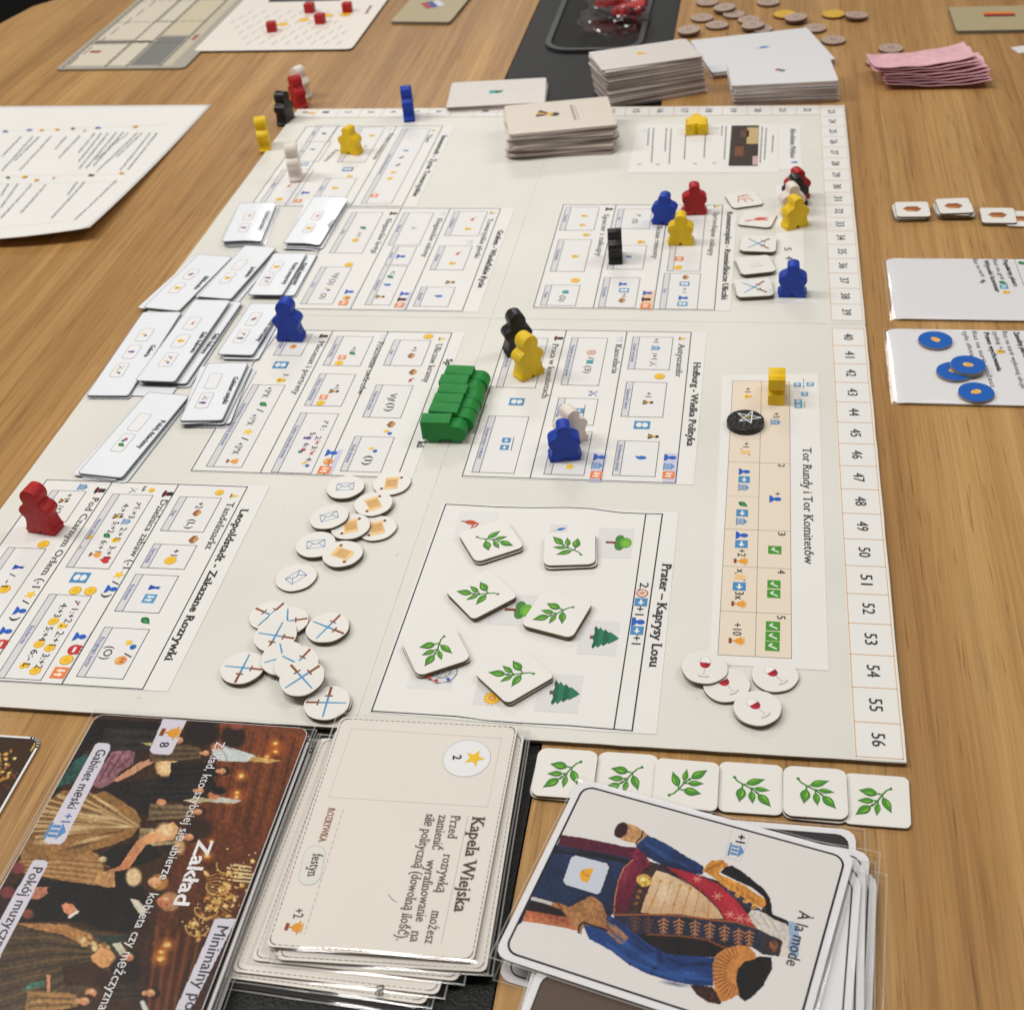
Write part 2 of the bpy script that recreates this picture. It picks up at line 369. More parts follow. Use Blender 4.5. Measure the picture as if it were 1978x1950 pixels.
ICON['reload'] = [((90,160,200), sq(-1,-1,1,1)), (WH, sq(-.55,-.1,-.2,.6)), (WH, [(-.75,-.05),(.0,-.05),(-.38,-.6)]), (WH, sq(.2,-.6,.55,.1)), (WH, [(.0,.05),(.75,.05),(.38,.6)])]
ICON['star'] = [((246,200,40), starp())]
ICON['trophy'] = [((232,158,50), ell(0,.35,.55,.6)), ((232,158,50), sq(-.85,.45,.85,.62)), ((240,180,70), sq(-.6,.8,.6,.98)), ((232,158,50), sq(-.1,-.6,.1,0)), ((140,70,30), sq(-.45,-.98,.45,-.6))]
ICON['leaf'] = [(GR, leafp(-.7,-.8,.6,.9,.62)), ((60,150,80), leafp(-.3,-.4,.4,.6,.25))]
def sword(x0, y0, x1, y1, w=.062):
    dx, dy = x1-x0, y1-y0; L = math.hypot(dx, dy); ux, uy = dx/L, dy/L; gx, gy = x0+ux*L*.27, y0+uy*L*.27
    return [((96,164,204), [(gx-uy*w, gy+ux*w), (x1-ux*.1-uy*w*.7, y1-uy*.1+ux*w*.7), (x1, y1), (x1-ux*.1+uy*w*.7, y1-uy*.1-ux*w*.7), (gx+uy*w, gy-ux*w)]),
            ((60,128,178), [(gx, gy), (x1, y1), (gx+uy*w, gy-ux*w)]),
            ((140,74,34), seg(x0, y0, gx, gy, .14)), ((140,72,34), seg(gx-uy*.22, gy+ux*.22, gx+uy*.22, gy-ux*.22, .09)), ((150,80,36), ell(x0, y0, .09, .09, 8))]
ICON['swords'] = sword(.78,-.8,-.8,.78)+sword(-.78,-.8,.8,.78)
ICON['swordblue'] = [((70,110,200), seg(-.8,-.8,.8,.8,.16)), ((90,130,200), seg(-.8,.8,.8,-.8,.16)), ((60,60,140), seg(.3,-.7,.8,-.2,.12)), ((60,60,140), seg(-.3,-.7,-.8,-.2,.12))]
ICON['dress'] = [((20,70,170), [(-.28,.95),(-.1,.7),(.1,.7),(.28,.95),(.3,.5),(.2,.1),(.6,-.95),(-.6,-.95),(-.2,.1),(-.3,.5)])]
ICON['brick'] = [((150,92,50), [(-.9,-.35),(.2,-.8),(.9,-.3),(.9,.35),(-.2,.8),(-.9,.3)]), ((206,150,92), [(-.9,.3),(.2,-.1),(.9,.35),(-.2,.8)])]
ICON['carnival'] = [(YE, starp(.62,.3,6,0,-.35,-.4)), (BL, ell(.35,.4,.45,.42,10)), ((60,140,120), ell(.15,.55,.18,.18,8))]
ICON['lady'] = [(DK, ell(0,.55,.42,.42,10)), ((226,170,60), ell(0,.0,.3,.45,10)), (DK, [(-.75,-.95),(.75,-.95),(.35,-.15),(-.35,-.15)]), ((230,176,60), [(-.2,-.9),(.2,-.9),(0,.3)])]
ICON['hat'] = [(DK, sq(-.5,-.4,.5,.95)), ((190,40,44), sq(-.52,-.45,.52,-.15)), (DK, ell(0,-.62,.95,.28,12))]
ICON['heart'] = [(RE, [(0,-.9),(.85,.1),(.85,.55),(.5,.85),(.15,.75),(0,.5),(-.15,.75),(-.5,.85),(-.85,.55),(-.85,.1)])]
ICON['bag'] = [(YE, ell(0,-.2,.8,.7,12)), ((230,170,40), [(-.35,.35),(.35,.35),(.5,.9),(-.5,.9)]), ((120,70,20), ell(0,-.2,.22,.25,8))]
ICON['mail'] = [((178,204,232), seg(-.9,-.6,.9,-.6,.1)), ((178,204,232), seg(-.9,.6,.9,.6,.1)), ((178,204,232), seg(-.9,-.6,-.9,.6,.1)), ((178,204,232), seg(.9,-.6,.9,.6,.1)), ((178,204,232), seg(-.9,.6,0,0,.1)), ((178,204,232), seg(.9,.6,0,0,.1))]
EB = (74,128,188)
ICON['envelope'] = [(EB, seg(-.95,-.62,.95,-.62,.07)), (EB, seg(-.95,.62,.95,.62,.07)), (EB, seg(-.95,-.62,-.95,.62,.07)), (EB, seg(.95,-.62,.95,.62,.07)), (EB, seg(-.95,.62,0,-.05,.07)), (EB, seg(.95,.62,0,-.05,.07)), (EB, seg(-.95,-.62,-.3,.1,.06)), (EB, seg(.95,-.62,.3,.1,.06))]
ICON['check'] = [((70,150,40), sq(-.95,-1,.95,1)), (WH, seg(-.5,.0,-.05,-.5,.24)), (WH, seg(-.12,-.5,.55,.62,.24))]
sc = (236,196,134)
ICON['scroll'] = [(sc, sq(-.62,-.85,.62,.8)), ((240,206,150), sq(-.62,.62,.85,.9)), ((240,206,150), sq(-.85,-.95,.5,-.68)), ((132,72,34), ell(.86,.74,.15,.17,8)), ((132,72,34), ell(-.86,-.8,.15,.17,8))]+[((206,150,86), sq(-.5,y,.5,y+.05)) for y in (-.5,-.32,-.14,.04,.22,.4)]
ICON['scrollsmall'] = ICON['scroll'][:5]
ICON['wine'] = [((178,178,180), ell(0,.42,.36,.52,14)), ((238,236,232), ell(0,.44,.32,.48,14)), ((186,28,52), [(-.34,.38),(.34,.38),(.3,.1),(.14,-.08),(-.14,-.08),(-.3,.1)]), ((150,20,40), [(-.1,.3),(.34,.38),(.3,.1),(.14,-.08)]), ((190,190,192), sq(-.03,-.72,.03,-.12)), ((176,176,178), ell(0,-.8,.36,.12,12)), ((236,234,230), ell(0,-.78,.3,.07,12))]
ICON['fist'] = [((246,190,84), [(-.9,.5),(-.5,.85),(.2,.75),(.85,.3),(.9,-.4),(.4,-.8),(-.2,-.6),(-.7,-.1)]), ((190,100,30), seg(-.5,.4,.1,-.3,.09)), ((190,100,30), seg(-.1,.55,.4,-.05,.09))]
ICON['wheel'] = [((206,110,60), ell(0,0,.95,.95)), ((232,228,222), ell(0,0,.74,.74))]+[((206,110,60), seg(math.cos(a)*.8, math.sin(a)*.8, -math.cos(a)*.8, -math.sin(a)*.8, .1)) for a in (0, .785, 1.571, 2.356)]
ICON['mask'] = [(RE, ell(0,0,.95,.85,12)), ((240,220,214), sq(-.5,-.15,.5,.25)), (RE, [(-.9,.5),(-.6,1.1),(-.3,.6),(0,1.1),(.3,.6),(.6,1.1),(.9,.5)])]
ICON['face'] = [((226,150,90), ell(0,0,.9,.9)), ((150,84,40), ell(-.3,.2,.16,.2,8)), ((150,84,40), ell(.3,.2,.16,.2,8)), ((236,196,70), ell(0,-.5,.5,.22,10))]
ICON['teal'] = [((40,140,180), sq(-.8,-.8,.8,.8)), ((60,170,110), [(-.8,-.8),(.8,-.8),(.2,.5)])]
ICON['blueblob'] = [((40,110,190), [(-.5,-.9),(.1,-.75),(.5,-.2),(.45,.5),(.1,.95),(-.35,.7),(-.5,.1),(-.3,-.4)])]
ICON['redlobster'] = [((196,62,50), leafp(-.7,.4,.8,-.2,.3)), ((196,62,50), seg(-.6,.3,-.8,.9,.16)), ((170,50,40), seg(.2,0,.7,.6,.14))]
ICON['purple'] = [((96,60,160), ell(0,.1,.5,.7,10)), ((120,50,60), sq(-.35,-.95,.35,-.5))]
ICON['gem'] = [((170,60,90), ell(-.3,.2,.5,.5,10)), ((60,120,130), ell(.35,-.2,.45,.5,10))]
ICON['dice'] = [((90,90,96), seg(-.5,-.5,.3,.4,.3)), ((190,60,60), ell(.5,.5,.25,.25,6)), ((60,60,64), ell(-.2,.5,.2,.2,6))]
ICON['flagru'] = [((210,210,216), sq(-1,.3,1,1)), ((60,80,150), sq(-1,-.35,1,.3)), ((170,60,70), sq(-1,-1,1,-.35))]
ICON['flagde'] = [((90,30,40), sq(-1,-.45,1,-.15)), ((190,60,40), sq(-1,-.15,1,.15)), ((220,140,40), sq(-1,.15,1,.45))]
gA, gB, gC = (52,120,36), (76,146,44), (132,190,50)
br = []
stem = [(-.48,.44),(-.40,.30),(-.2,.16),(.03,.02),(.28,-.18)]
for a, b in zip(stem, stem[1:]): br.append(((60,128,40), seg(*a, *b, .055)))
br.append(((60,128,40), ell(-.48,.44,.06,.05,8)))
for bx, by, tx, ty, hw in ((-.12,.18,.5,.42,.135),(.13,.02,.64,-.04,.095),(.26,-.2,.66,-.69,.15),(.05,-.1,.09,-.61,.11),(-.24,.02,-.33,-.56,.155)):
    br.append(((60,128,40), seg(bx-(tx-bx)*.22, by-(ty-by)*.16, bx, by, .045)))
    br.append((gA, leafp(bx, by, tx, ty, hw)))
    br.append((gB, leafp(bx+(tx-bx)*.08, by+(ty-by)*.08, bx+(tx-bx)*.86, by+(ty-by)*.86, hw*.72)))
    ox, oy = -(ty-by)*.09, (tx-bx)*.09
    br.append((gC, leafp(bx+(tx-bx)*.2+ox, by+(ty-by)*.2+oy, bx+(tx-bx)*.72+ox, by+(ty-by)*.72+oy, hw*.2)))
ICON['branch'] = br
ICON['tree'] = [((134,66,44), sq(-.09,-1,.09,-.1)), ((134,66,44), seg(0,-.5,.3,.0,.08)), ((70,130,50), ell(-.28,.05,.38,.36,12)), ((70,130,50), ell(.28,.05,.38,.36,12)), ((100,170,50), ell(0,.5,.44,.45,14)), ((120,186,56), ell(.08,.55,.3,.3,12))]
fir = [((130,70,50), sq(-.09,-1,.09,-.66))]
for k, (y, wd) in enumerate(((-.7,.62),(-.4,.56),(-.05,.45),(.3,.32))): fir.append((((22,96,70), (34,118,84))[k % 2], [(-wd,y),(-wd*.8,y-.1),(-wd*.4,y-.02),(0,y-.12),(wd*.4,y-.02),(wd*.8,y-.1),(wd,y),(wd*.4,y+.4),(0,y+.62),(-wd*.4,y+.4)]))
ICON['fir'] = fir
for k_ in ('fir', 'tree'): ICON[k_] = [(c_, [(x*(1.75 if k_ == 'fir' else 1.35), y) for x, y in q_]) for c_, q_ in ICON[k_]]
ICON['sunflower'] = [((240,176,30), starp(1,.7,13)), ((244,200,60), ell(0,0,.66,.66)), ((226,140,50), ell(0,0,.38,.38)), ((240,190,120), ell(0,0,.24,.24))]
ICON['feather'] = [((40,120,190), leafp(-.5,-.2,.9,.35,.3)), ((220,170,140), seg(-.95,-.4,-.4,-.15,.12))]
ICON['dragon'] = [((200,70,40), leafp(-.7,-.7,.3,.6,.35)), ((170,50,36), seg(-.9,-.95,-.5,-.4,.16)), ((200,70,40), seg(.2,.5,.6,.1,.16)), ((200,70,40), seg(.6,.1,.55,-.5,.14)), ((200,70,40), seg(.1,.2,.35,-.3,.14))]
fw = []
for r_ in (.95, .55):
    pts = ell(0, 0, r_, r_, 22)
    fw += [((120,126,150), seg(*pts[k], *pts[(k+1) % 22], .05)) for k in range(22)]
fw += [((150,156,170), seg(0, 0, math.cos(k)*.92, math.sin(k)*.92, .03)) for k in np.arange(0, 6.28, .7854)]
fw += [(c, ell(.95*math.cos(a), .95*math.sin(a), .13, .13, 7)) for a, c in ((-.6, RE), (-1.2, OR), (-2, YE), (0, RE), (.8, BL))]
fw += [((66,72,170), seg(0,0,-.9,-.9,.12)), ((66,72,170), seg(-.4,.0,-.95,-.6,.12)), (GR, [(-.9,-1),(-.4,-1),(-.65,-.6)])]
ICON['ferris'] = fw
ICON['hexbrown'] = [((150,86,44), [(-.9,0),(-.5,.55),(.45,.6),(.9,.05),(.45,-.55),(-.5,-.5)]), ((196,130,70), [(-.9,0),(.1,-.1),(.2,-.52),(-.5,-.5)]), ((170,104,56), [(.1,-.1),(.9,.05),(.45,-.55),(.2,-.52)])]
SV = (222,222,226)
sp = starp(.98, .01, 5, 90)
tips = [(0.05,.95),(-.85,.3),(-.62,-.62),(.45,-.95),(.9,.1)]
ICON['pentagram'] = [(SV, seg(*tips[k], *tips[(k+2) % 5], .1)) for k in range(5)]+[((210,190,40), ell(-.02,.0,.14,.14,10)), (DK, ell(-.02,0,.06,.08,8))]
ICON['coinmark'] = [((150,126,112), ell(0,0,.8,.8,20)), ((184,162,148), ell(0,0,.7,.7,20)), ((140,116,104), starp(.5,.25,6)), ((184,162,148), ell(0,0,.16,.16,8))]
ICON['chair'] = [((206,112,70), seg(-.7,-.6,-.2,.8,.12)), ((206,112,70), seg(-.5,.1,.6,-.1,.14)), ((206,112,70), seg(.6,-.1,.8,-.8,.12)), ((206,112,70), seg(0,.6,.9,.4,.12)), ((206,112,70), seg(0,0,.1,-.8,.12)), ((206,112,70), seg(-.4,.6,.8,.9,.1))]
ICON['lobster'] = [((212,90,76), leafp(-.3,-.2,.9,.5,.26)), ((222,150,140), leafp(-.9,-.6,-.1,-.1,.16)), ((190,60,50), seg(.1,.0,.9,.0,.14))]
ICON['ghost'] = [((214,210,208), seg(-.5,.3,.5,.4,.06)), ((206,200,198), seg(-.5,-.4,.6,-.3,.12)), ((214,210,208), seg(-.5,.0,.5,.0,.05))]

# ================================================================== THE TABLE AND THE FLOOR
fl = mesh('floor', [(-4,-4,-.74),(4,-4,-.74),(4,5,-.74),(-4,5,-.74)], [(0,1,2,3)], [M['floor']]); tag(link('floor', fl), None, None, kind='structure')
def poly_slab(name, pts, z1, z0, m, side=None):
    n = len(pts); v = [W(x, y, z1) for x, y in pts]+[W(x, y, z0) for x, y in pts]
    f = [tuple(reversed(range(n))), tuple(range(n, 2*n))]+[(i, (i+1) % n, n+(i+1) % n, n+i) for i in range(n)]
    me = mesh(name, v, f, [m]); bm = bmesh.new(); bm.from_mesh(me); bmesh.ops.recalc_face_normals(bm, faces=bm.faces); bm.to_mesh(me); bm.free(); return me
table = bpy.data.objects.new('table', None); COL.objects.link(table); tag(table, 'oak laminate table with a black strip down its middle', 'table', kind='structure')
link('wooden_leaf', poly_slab('wooden_leaf', [(-372,1100),(-366,-150),(-362,-224),(-352,-275),(-338,-294),(-322,-335),(-300,-420),(-280,-800),(153.6,-800),(153.6,1100)], TABLE, TABLE-26, M['wood']), table)
link('wooden_leaf', poly_slab('wooden_leaf', [(284.4,-800),(900,-800),(900,1100),(284.4,1100)], TABLE, TABLE-26, M['wood']), table)
link('black_strip', poly_slab('black_strip', [(154.4,-800),(283.6,-800),(283.6,1100),(154.4,1100)], TABLE-0.5, TABLE-26, M['black']), table)
# cable hatch: rim with a dark glossy plate inside
a = P(1070, 70, TABLE); b = P(1236, 70, TABLE); yb = P(1150, 97, TABLE)[1]
cx_, w_ = (a[0]+b[0])/2, b[0]-a[0]
def at(o, X, Y, h): o.location = W(X, Y, h); return o
yt = yb-230; cy_ = (yb+yt)/2
outer = rrect(w_+9, yb-yt+9, 22, 6); inner = rrect(w_, yb-yt, 18, 6); n = len(outer)
v = [(x*.001, y*.001, z*.001) for ring, z in ((outer, 0), (outer, 2.6), (inner, 2.6), (inner, 0.3)) for x, y in ring]
f = [(k*n+i, k*n+(i+1) % n, (k+1)*n+(i+1) % n, (k+1)*n+i) for k in range(3) for i in range(n)]
rim = at(link('hatch_rim', mesh('hatch_rim', v, f, [M['rim']], smooth=False), table), cx_, cy_, TABLE-.4)
at(link('hatch_plate', slab_mesh('hatch_plate', rrect(w_-.2, yb-yt-.2, 18, 6), .5, M['blackgloss'], M['blackgloss']), table), cx_, cy_, TABLE-.4)

# ================================================================== THE GAME BOARD
board = bpy.data.objects.new('game_board', None); COL.objects.link(board)
tag(board, 'large pale handmade folding game board covering the middle of the table', 'game board')
BW, BH, FX, FY = 420.0, 633.0, 210.0, 317.6
for (x0, x1, y0, y1) in ((0,FX-.3,0,FY-.5),(FX+.3,BW,0,FY-.5),(0,FX-.3,FY+.5,BH),(FX+.3,BW,FY+.5,BH)):
    pts = []
    steps = 24
    def edge(a, b, n, amp):
        return [(a[0]+(b[0]-a[0])*k/n+random.uniform(-amp, amp), a[1]+(b[1]-a[1])*k/n+random.uniform(-amp, amp)) for k in range(n)]
    pts = edge((x0,y0),(x1,y0),steps,.12)+edge((x1,y0),(x1,y1),steps,.12)+edge((x1,y1),(x0,y1),steps,.15)+edge((x0,y1),(x0,y0),steps,.12)
    top = poly_slab('board_quarter', pts, 0.0, -0.35, M['board']); q = link('board_quarter', top, board)
    low = poly_slab('cardboard_core', [(min(max(x, .3), BW-.3), min(max(y, .3), BH-.5)) for x, y in pts], -0.35, TABLE+.02, M['edge']); link('cardboard_core', low, q)
link('fold_tape', box_mesh('fold_tape', FX-.32, 0.5, -1.2, FX+.32, BH-.6, -0.18, M['board']), board)
link('fold_tape', box_mesh('fold_tape', 0.5, FY-.52, -1.2, BW-.5, FY+.52, -0.15, M['board']), board)
def panel(name, pts_px, R, label=None, h=0.22, m='paper'):
    x0, y0, k = R; pts = [P(x0+a*k, y0+b*k, 0) for a, b in pts_px]
    o = link(name, poly_slab(name, [tuple(p) for p in pts], h, 0.01, M[m]), board)
    if label: o['label'] = label
    return o
def axis_rect(R, a, b):                             # two opposite corners in the crop -> axis aligned rectangle, mm
    p, q = P(R[0]+a[0]*R[2], R[1]+a[1]*R[2], 0), P(R[0]+b[0]*R[2], R[1]+b[1]*R[2], 0)
    return p[0], p[1], q[0], q[1]
def panel_mm(name, x0, y0, x1, y1, label=None, h=0.22, m='paper'):
    o = link(name, poly_slab(name, [(x0,y0),(x1,y0),(x1,y1),(x0,y1)], h, 0.01, M[m]), board)
    if label: o['label'] = label
    return o
c4, c5, c45 = .20997, .26247, .23622
HP = 0.22
# ---------------- number track
ORG = (226,176,120)
X0i = BW-18.25
o1 = panel_mm('number_strip', X0i-.4, 0.3, BW-.3, 313.9+.6, h=.14); o2 = panel_mm('number_strip', X0i-.4, 321.7, BW-.3, BH-.4, h=.14); o3 = panel_mm('number_strip', 0.3, 0.3, X0i-.6, 18.3, h=.14)
pr = Print(h=.14)
for (ya, n, y00) in ((313.69, 17, 0), (322.29, 17, 1)):
    ys = [ya-18.23*k for k in range(18)][::-1] if y00 == 0 else [ya+18.23*k for k in range(18)]
    ys = [max(1.0, min(BH-1.6, y)) for y in ys]
    for y in ys: pr.line([(X0i, y), (BW-1.2, y)], .34, ORG)
    pr.line([(X0i, ys[0]), (X0i, ys[-1])], .34, ORG); pr.line([(BW-1.2, ys[0]), (BW-1.2, ys[-1])], .3, ORG)
    for k in range(17):
        num = (23+k) if y00 == 0 else 40+k
        yc = (ys[k]+ys[k+1])/2
        pr.text_mm(str(num), (BW-12.2, yc-3.3), (BW-12.2, yc+3.3), 5.3, (50,54,58), 0)
for n in range(0, 23):
    xa = -.78+18.02*n if n < 12 else -11.55+18.02*n
    if n == 12: xa = 206
    xa = max(xa, .8); xb = xa+18.02
    pr.line([(xa, .9), (xa, 18.2)], .34, ORG)
    pr.text_mm(str(n), (xa+5.6, 6.0), (xa+5.6, 12.6 if n > 9 else 9.2), 5.3, (60,64,68), 0)
pr.line([(1, 18.2), (X0i, 18.2)], .34, ORG); pr.line([(1, .9), (BW-1.2, .9)], .3, ORG)
pr.icon_mm('sunflower', (14, 9), 6)
pr.build(o1)
# ---------------- Leopoldstadt
R = (0, 900, c5)
x0, y0, x1, y1 = axis_rect(R, (345,100), (1235,1660))
pa = panel_mm('district_sheet', x0-1, y0-1, x1, y1, 'sheet headed Leopoldstadt in bold')
p = Print(h=HP).reg(*R)
x0, y0, x1, y1 = p.rect((345,100), (1050,1640), .5)
p.pl([(820,128), (-25,1290)][:1]+[(820,128)], .4)
for a in ((820,128),(1308,150)):
    xx = p.q(a)[0]; p.line([(xx, y0), (xx, y1)], .5)
p.text('Leopoldstadt - Zakazane Rozrywki', (1775,320), (1210,1425), 3.9, (38,42,46), 1, True)
p.text('Tandelmarkt', (1678,268), (1507,612), 3.7, (70,74,78), 0, True)
p.text('Dzielnica zabaw (-1', (1190,250), (905,752), 3.7, (70,74,78), 0, True)
p.text('Pod Czarnym Orłem (-1', (685,235), (238,892), 3.7, (70,74,78), 0, True)
for (bx, by) in ((830,845), (170,985)): p.word('/', (bx,by), 4)
for (bx, by) in ((765,938), (92,1108)): p.word(')', (bx,by), 4)
p.icons([('cone',1725,220),('coin',1615,195),('hat',1235,205,5),('hat',735,180,5),('coin',1115,178,3),('swords',985,180),('temple',610,155,4.5),('star',875,800,5),('bust',820,905,5),('star',225,945,5),('bust',150,1065,5),
         ('arrows',590,820,6.5),('coin',555,915,5.2),('coin',665,918,5.2),('brick',1425,540,5),('leaf',1070,1140,5),('coin',320,575,5)])
p.word('lub', (1060,150), 2)
p.box((1325,225),(1495,487),'Kup'); p.word('+2', (1460,268), 3.6); p.icon('brick', (1450,345), 4.6); p.word('(L)', (1398,392), 3.6)
p.box((1135,572),(1355,760),'Sprzedaj'); p.word('+1', (1280,612), 3.6); p.icon('coin', (1255,695), 5.2)
p.box((1000,795),(1168,1082),'Krawcowa'); p.icon('dress', (1140,895), 5); p.icon('reload', (1100,975), 5)
p.box((772,1185),(905,1567),'Drugiego sortu'); p.icon('carnival', (965,1315), 6); p.word('/', (920,1375), 4); p.icon('face', (890,1430), 5); p.word('(O)', (790,1325), 4)
p.box((832,205),(800,757),'Nocna zabawa')
for t, a, c in (('1:+3',(990,305),3.2),('2:+1',(895,452),3.2),('3:+1',(812,588),3.2),('4:+1',(915,278),3.2),('5:+2',(838,410),3.2),('6:+1',(752,548),3.2)): p.word(t, a, c)
p.icons([('dice',1015,280,4),('temple',930,410,4),('bag',852,545,4),('heart',772,690,5),('lady',870,372,4.4),('leaf',787,515,4.2),('trophy',700,652,5),('coin',660,522,2.6),('swords',600,600,2.6)])
p.box((365,942),(300,1575),'Szulernia')
for t, a in (('1:+2',(530,1050)),('2:+1',(425,1215)),('3:+2',(318,1380)),('4:+3',(455,1010)),('5:+4',(345,1182)),('6:-1',(238,1350))): p.word(t, a, 3.4)
p.icons([('dice',565,1005,4),('bag',460,1175,4.2),('coin',367,1338,4.4),('coin',260,1505,4.6),('coin',395,1142,4.4),('coin',288,1310,4.4),('bag',180,1468,4.2)])
p.rect((668,1218),(455,1590),0,fill=(205,205,226),ly=2)
p.icons([('bust',590,1255,5),('mask',545,1350,5.6),('coin',490,1425,5.4),('refresh',438,1520,5.6)])
p.box((385,178),(485,410),'S'); p.word('+1', (500,205), 3.2); p.icon('lady', (470,258), 4.2); p.word('/+2', (435,290), 3.2)
p.box((62,598),(-120,1290)); p.icon('dress', (140,745), 5); p.word('/ -1', (75,790), 3.6); p.icon('coin', (35,905), 5)
p.rect((125,1185),(10,1370),0,fill=(205,205,226),ly=2); p.icon('bust', (45,1215), 5); p.icon('mask', (5,1310), 5.4)
p.build(pa)
# ---------------- Spittelberg (title half hidden by the green engines)
R7, R35 = (700, 600, c4), (350, 600, c4)
xl = axis_rect(R35, (850,172), (160,1470)); xr = axis_rect(R7, (815,207), (335,1538))
fx0, fy0, fx1, fy1 = xl[0], xr[1], (xr[0]+xr[2])/2, xr[3]
xe = P(700+940*c4, 600+215*c4, 0)[0]
pa = panel_mm('district_sheet', fx0-.8, fy0-.8, xe, fy1+.8, 'sheet whose title is half hidden by the green engines')
p = Print(h=HP)
p.line([(fx0,fy0),(fx1,fy0),(fx1,fy1),(fx0,fy1),(fx0,fy0)], .5)
p.reg(*R35)
for a in ((1395,190),(1900,205)): xx = p.q(a)[0]; p.line([(xx,fy0),(xx,fy1)], .5)
p.text('Mecenat i portrety', (1268,285), (1020,772), 3.6, (70,74,78), 0, True); p.text('Pracownie twórców', (1815,290), (1620,770), 3.6, (70,74,78), 0, True)
p.icons([('hat',1310,235,4.6),('mail',1860,245,4),('arrows',915,500,6.5),('bag',915,640,5)]); p.word('X', (945,582), 3.4)
p.box((960,212),(1100,415),'Portret'); p.icon('face', (1030,330), 4)
p.box((1440,235),(1645,510),'Zamów obraz'); p.word('+1', (1575,335), 3); p.icon('leaf', (1575,395), 4.2); p.icon('refresh', (1480,430), 3.8); p.icon('coin', (1452,482), 4.4)
p.box((1280,580),(1470,880),'Obraz z dedykacją'); p.word('+1', (1420,680), 3); p.icon('lady', (1408,742), 4.8); p.icon('refresh', (1310,795), 3.8); p.icon('coin', (1283,850), 4.4)
p.box((1100,940),(1195,1497),'Często malarskie kwiaty')
for t, a in (('1:',(1295,1060)),('2:',(1245,1155)),('3:',(1208,1245)),('4:',(1160,1350)),('5:',(1192,1120)),('6:',(1135,1218))): p.word(t, a, 3)
p.icons([('dice',1330,1025,4),('redlobster',1245,1215,3.6),('redlobster',1195,1310,4),('carnival',1145,1415,4.6),('purple',1165,1172,4.2),('gem',1110,1288,4.6)])
p.rect((1448,1275),(1385,1512),0,fill=(205,205,226),ly=2); p.icons([('bust',1385,1308,5.4),('face',1352,1388,5),('refresh',1318,1465,5.4)])
p.box((660,680),(553,1443),'Zamówienia u lokalnych mistrzów'); p.word('+3*X', (790,705), 3.8); p.icon('leaf', (755,865), 5); p.word('/', (700,905), 4.4); p.word('+1*X', (650,955), 3.8); p.icon('star', (615,1115), 5.4); p.word('/', (560,1165), 4.4); p.word('+2*X', (520,1215), 3.8); p.icon('trophy', (470,1385), 5.4)
p.reg(*R7)
p.text('Uliczne kramy', (682,310), (558,662), 3.6, (70,74,78), 0, True)
p.text('Sp', (775,447), (757,505), 3.8, (38,42,46), 1, True); p.text('ki', (515,1205), (500,1255), 3.8, (38,42,46), 1, True)
p.icons([('cone',735,260),('coin',608,238,5.2),('brick',465,565,5),('redlobster',435,640,4.6),('brick',265,1045,5),('carnival',235,1118,5)])
p.box((295,270),(540,510),'Kup'); p.word('+1', (465,335), 3.2); p.icon('brick', (450,415), 4.8)
p.box((130,683),(350,988),'Kolorowy świat'); p.icon('temple', (300,785), 0.1); p.word('Vjf', (262,762), 4); p.word('(I)', (240,850), 4)
R0 = P(350+1600*c4, 600+1155*c4); p.reg(*R35); p.box((1600,1155),(1835,1487),'Moda używana'); p.icon('carnival', (1768,1280), 5); p.word('(I)', (1705,1335), 4)
p.build(pa)
# ---------------- Hofburg
R = (1050, 600, c4)
a = axis_rect(R7, (1318,200), (935,1530)); b = axis_rect(R, (1350,203), (1225,1582))
fx0 = (a[0]+a[2])/2; fx1 = (b[0]+b[2])/2; fy0, fy1 = b[1], (a[3]+b[3])/2
xe = axis_rect(R, (1500,190), (1385,1585))
pa = panel_mm('district_sheet', fx0-.5, fy0-.8, (xe[0]+xe[2])/2, fy1+.9, 'sheet headed Hofburg in bold')
p = Print(h=HP)
p.line([(fx0,fy0),(fx1,fy0),(fx1,fy1),(fx0,fy1),(fx0,fy0)], .5); p.reg(*R)
for a in ((765,207),(205,205)): xx = p.q(a)[0]; p.line([(xx,fy0),(xx,fy1)], .5)
p.text('Hofburg - Wielka Polityka', (1383,480), (1318,1245), 3.8, (38,42,46), 1, True)
p.text('Antyszambr', (1243,308), (1213,612), 3.6, (70,74,78), 0, True); p.text('Kancelaria', (665,315), (625,577), 3.6, (70,74,78), 0, True)
p.icons([('cone',1280,258),('coin',1068,605,5.2),('arrows',905,1052,6.4),('lady',1010,1158,5),('mail',700,262),('swordblue',455,762,5),('hat',138,255,4.6)])
p.box((825,240),(1155,545),'Zrobić wrażenie'); p.word('+1', (1015,258), 3.2); p.icon('temple', (1035,345), 4.6); p.word('/+1', (1000,392), 3.2); p.icon('swords', (1012,490), 4.4)
p.box((765,655),(1095,982),'Znajomość dworu'); p.word('+1', (942,752), 3.4); p.icon('lady', (962,845), 5)
p.box((685,1195),(1025,1527),'Królewskie plotki'); p.icon('blueblob', (895,1352), 5.4)
p.rect((1245,1312),(1095,1575),0,fill=(205,205,226),ly=2); p.icons([('bust',1165,1352,5.4),('temple',1152,1432,5),('refresh',1150,1512,5)])
p.box((262,248),(505,690),'Podanie do wyższej szkoły'); p.icon('wheel', (440,385), 4.6); p.word('/', (412,428), 3.6); p.icon('teal', (425,472), 4); p.word('(3)', (385,510), 3.6)
p.box((140,803),(455,1055),'Przysługa'); p.icon('arrow', (328,922), 4); p.pl([(385,865),(362,982)], .4)
p.box((95,1105),(370,1515),'Doradztwo'); p.icon('star', (240,1435), 5)
p.rect((585,1312),(415,1572),0,fill=(205,205,226),ly=2); p.icons([('bust',515,1348,5.4),('temple',490,1425,5),('refresh',485,1510,5)])
p.reg(*R7)
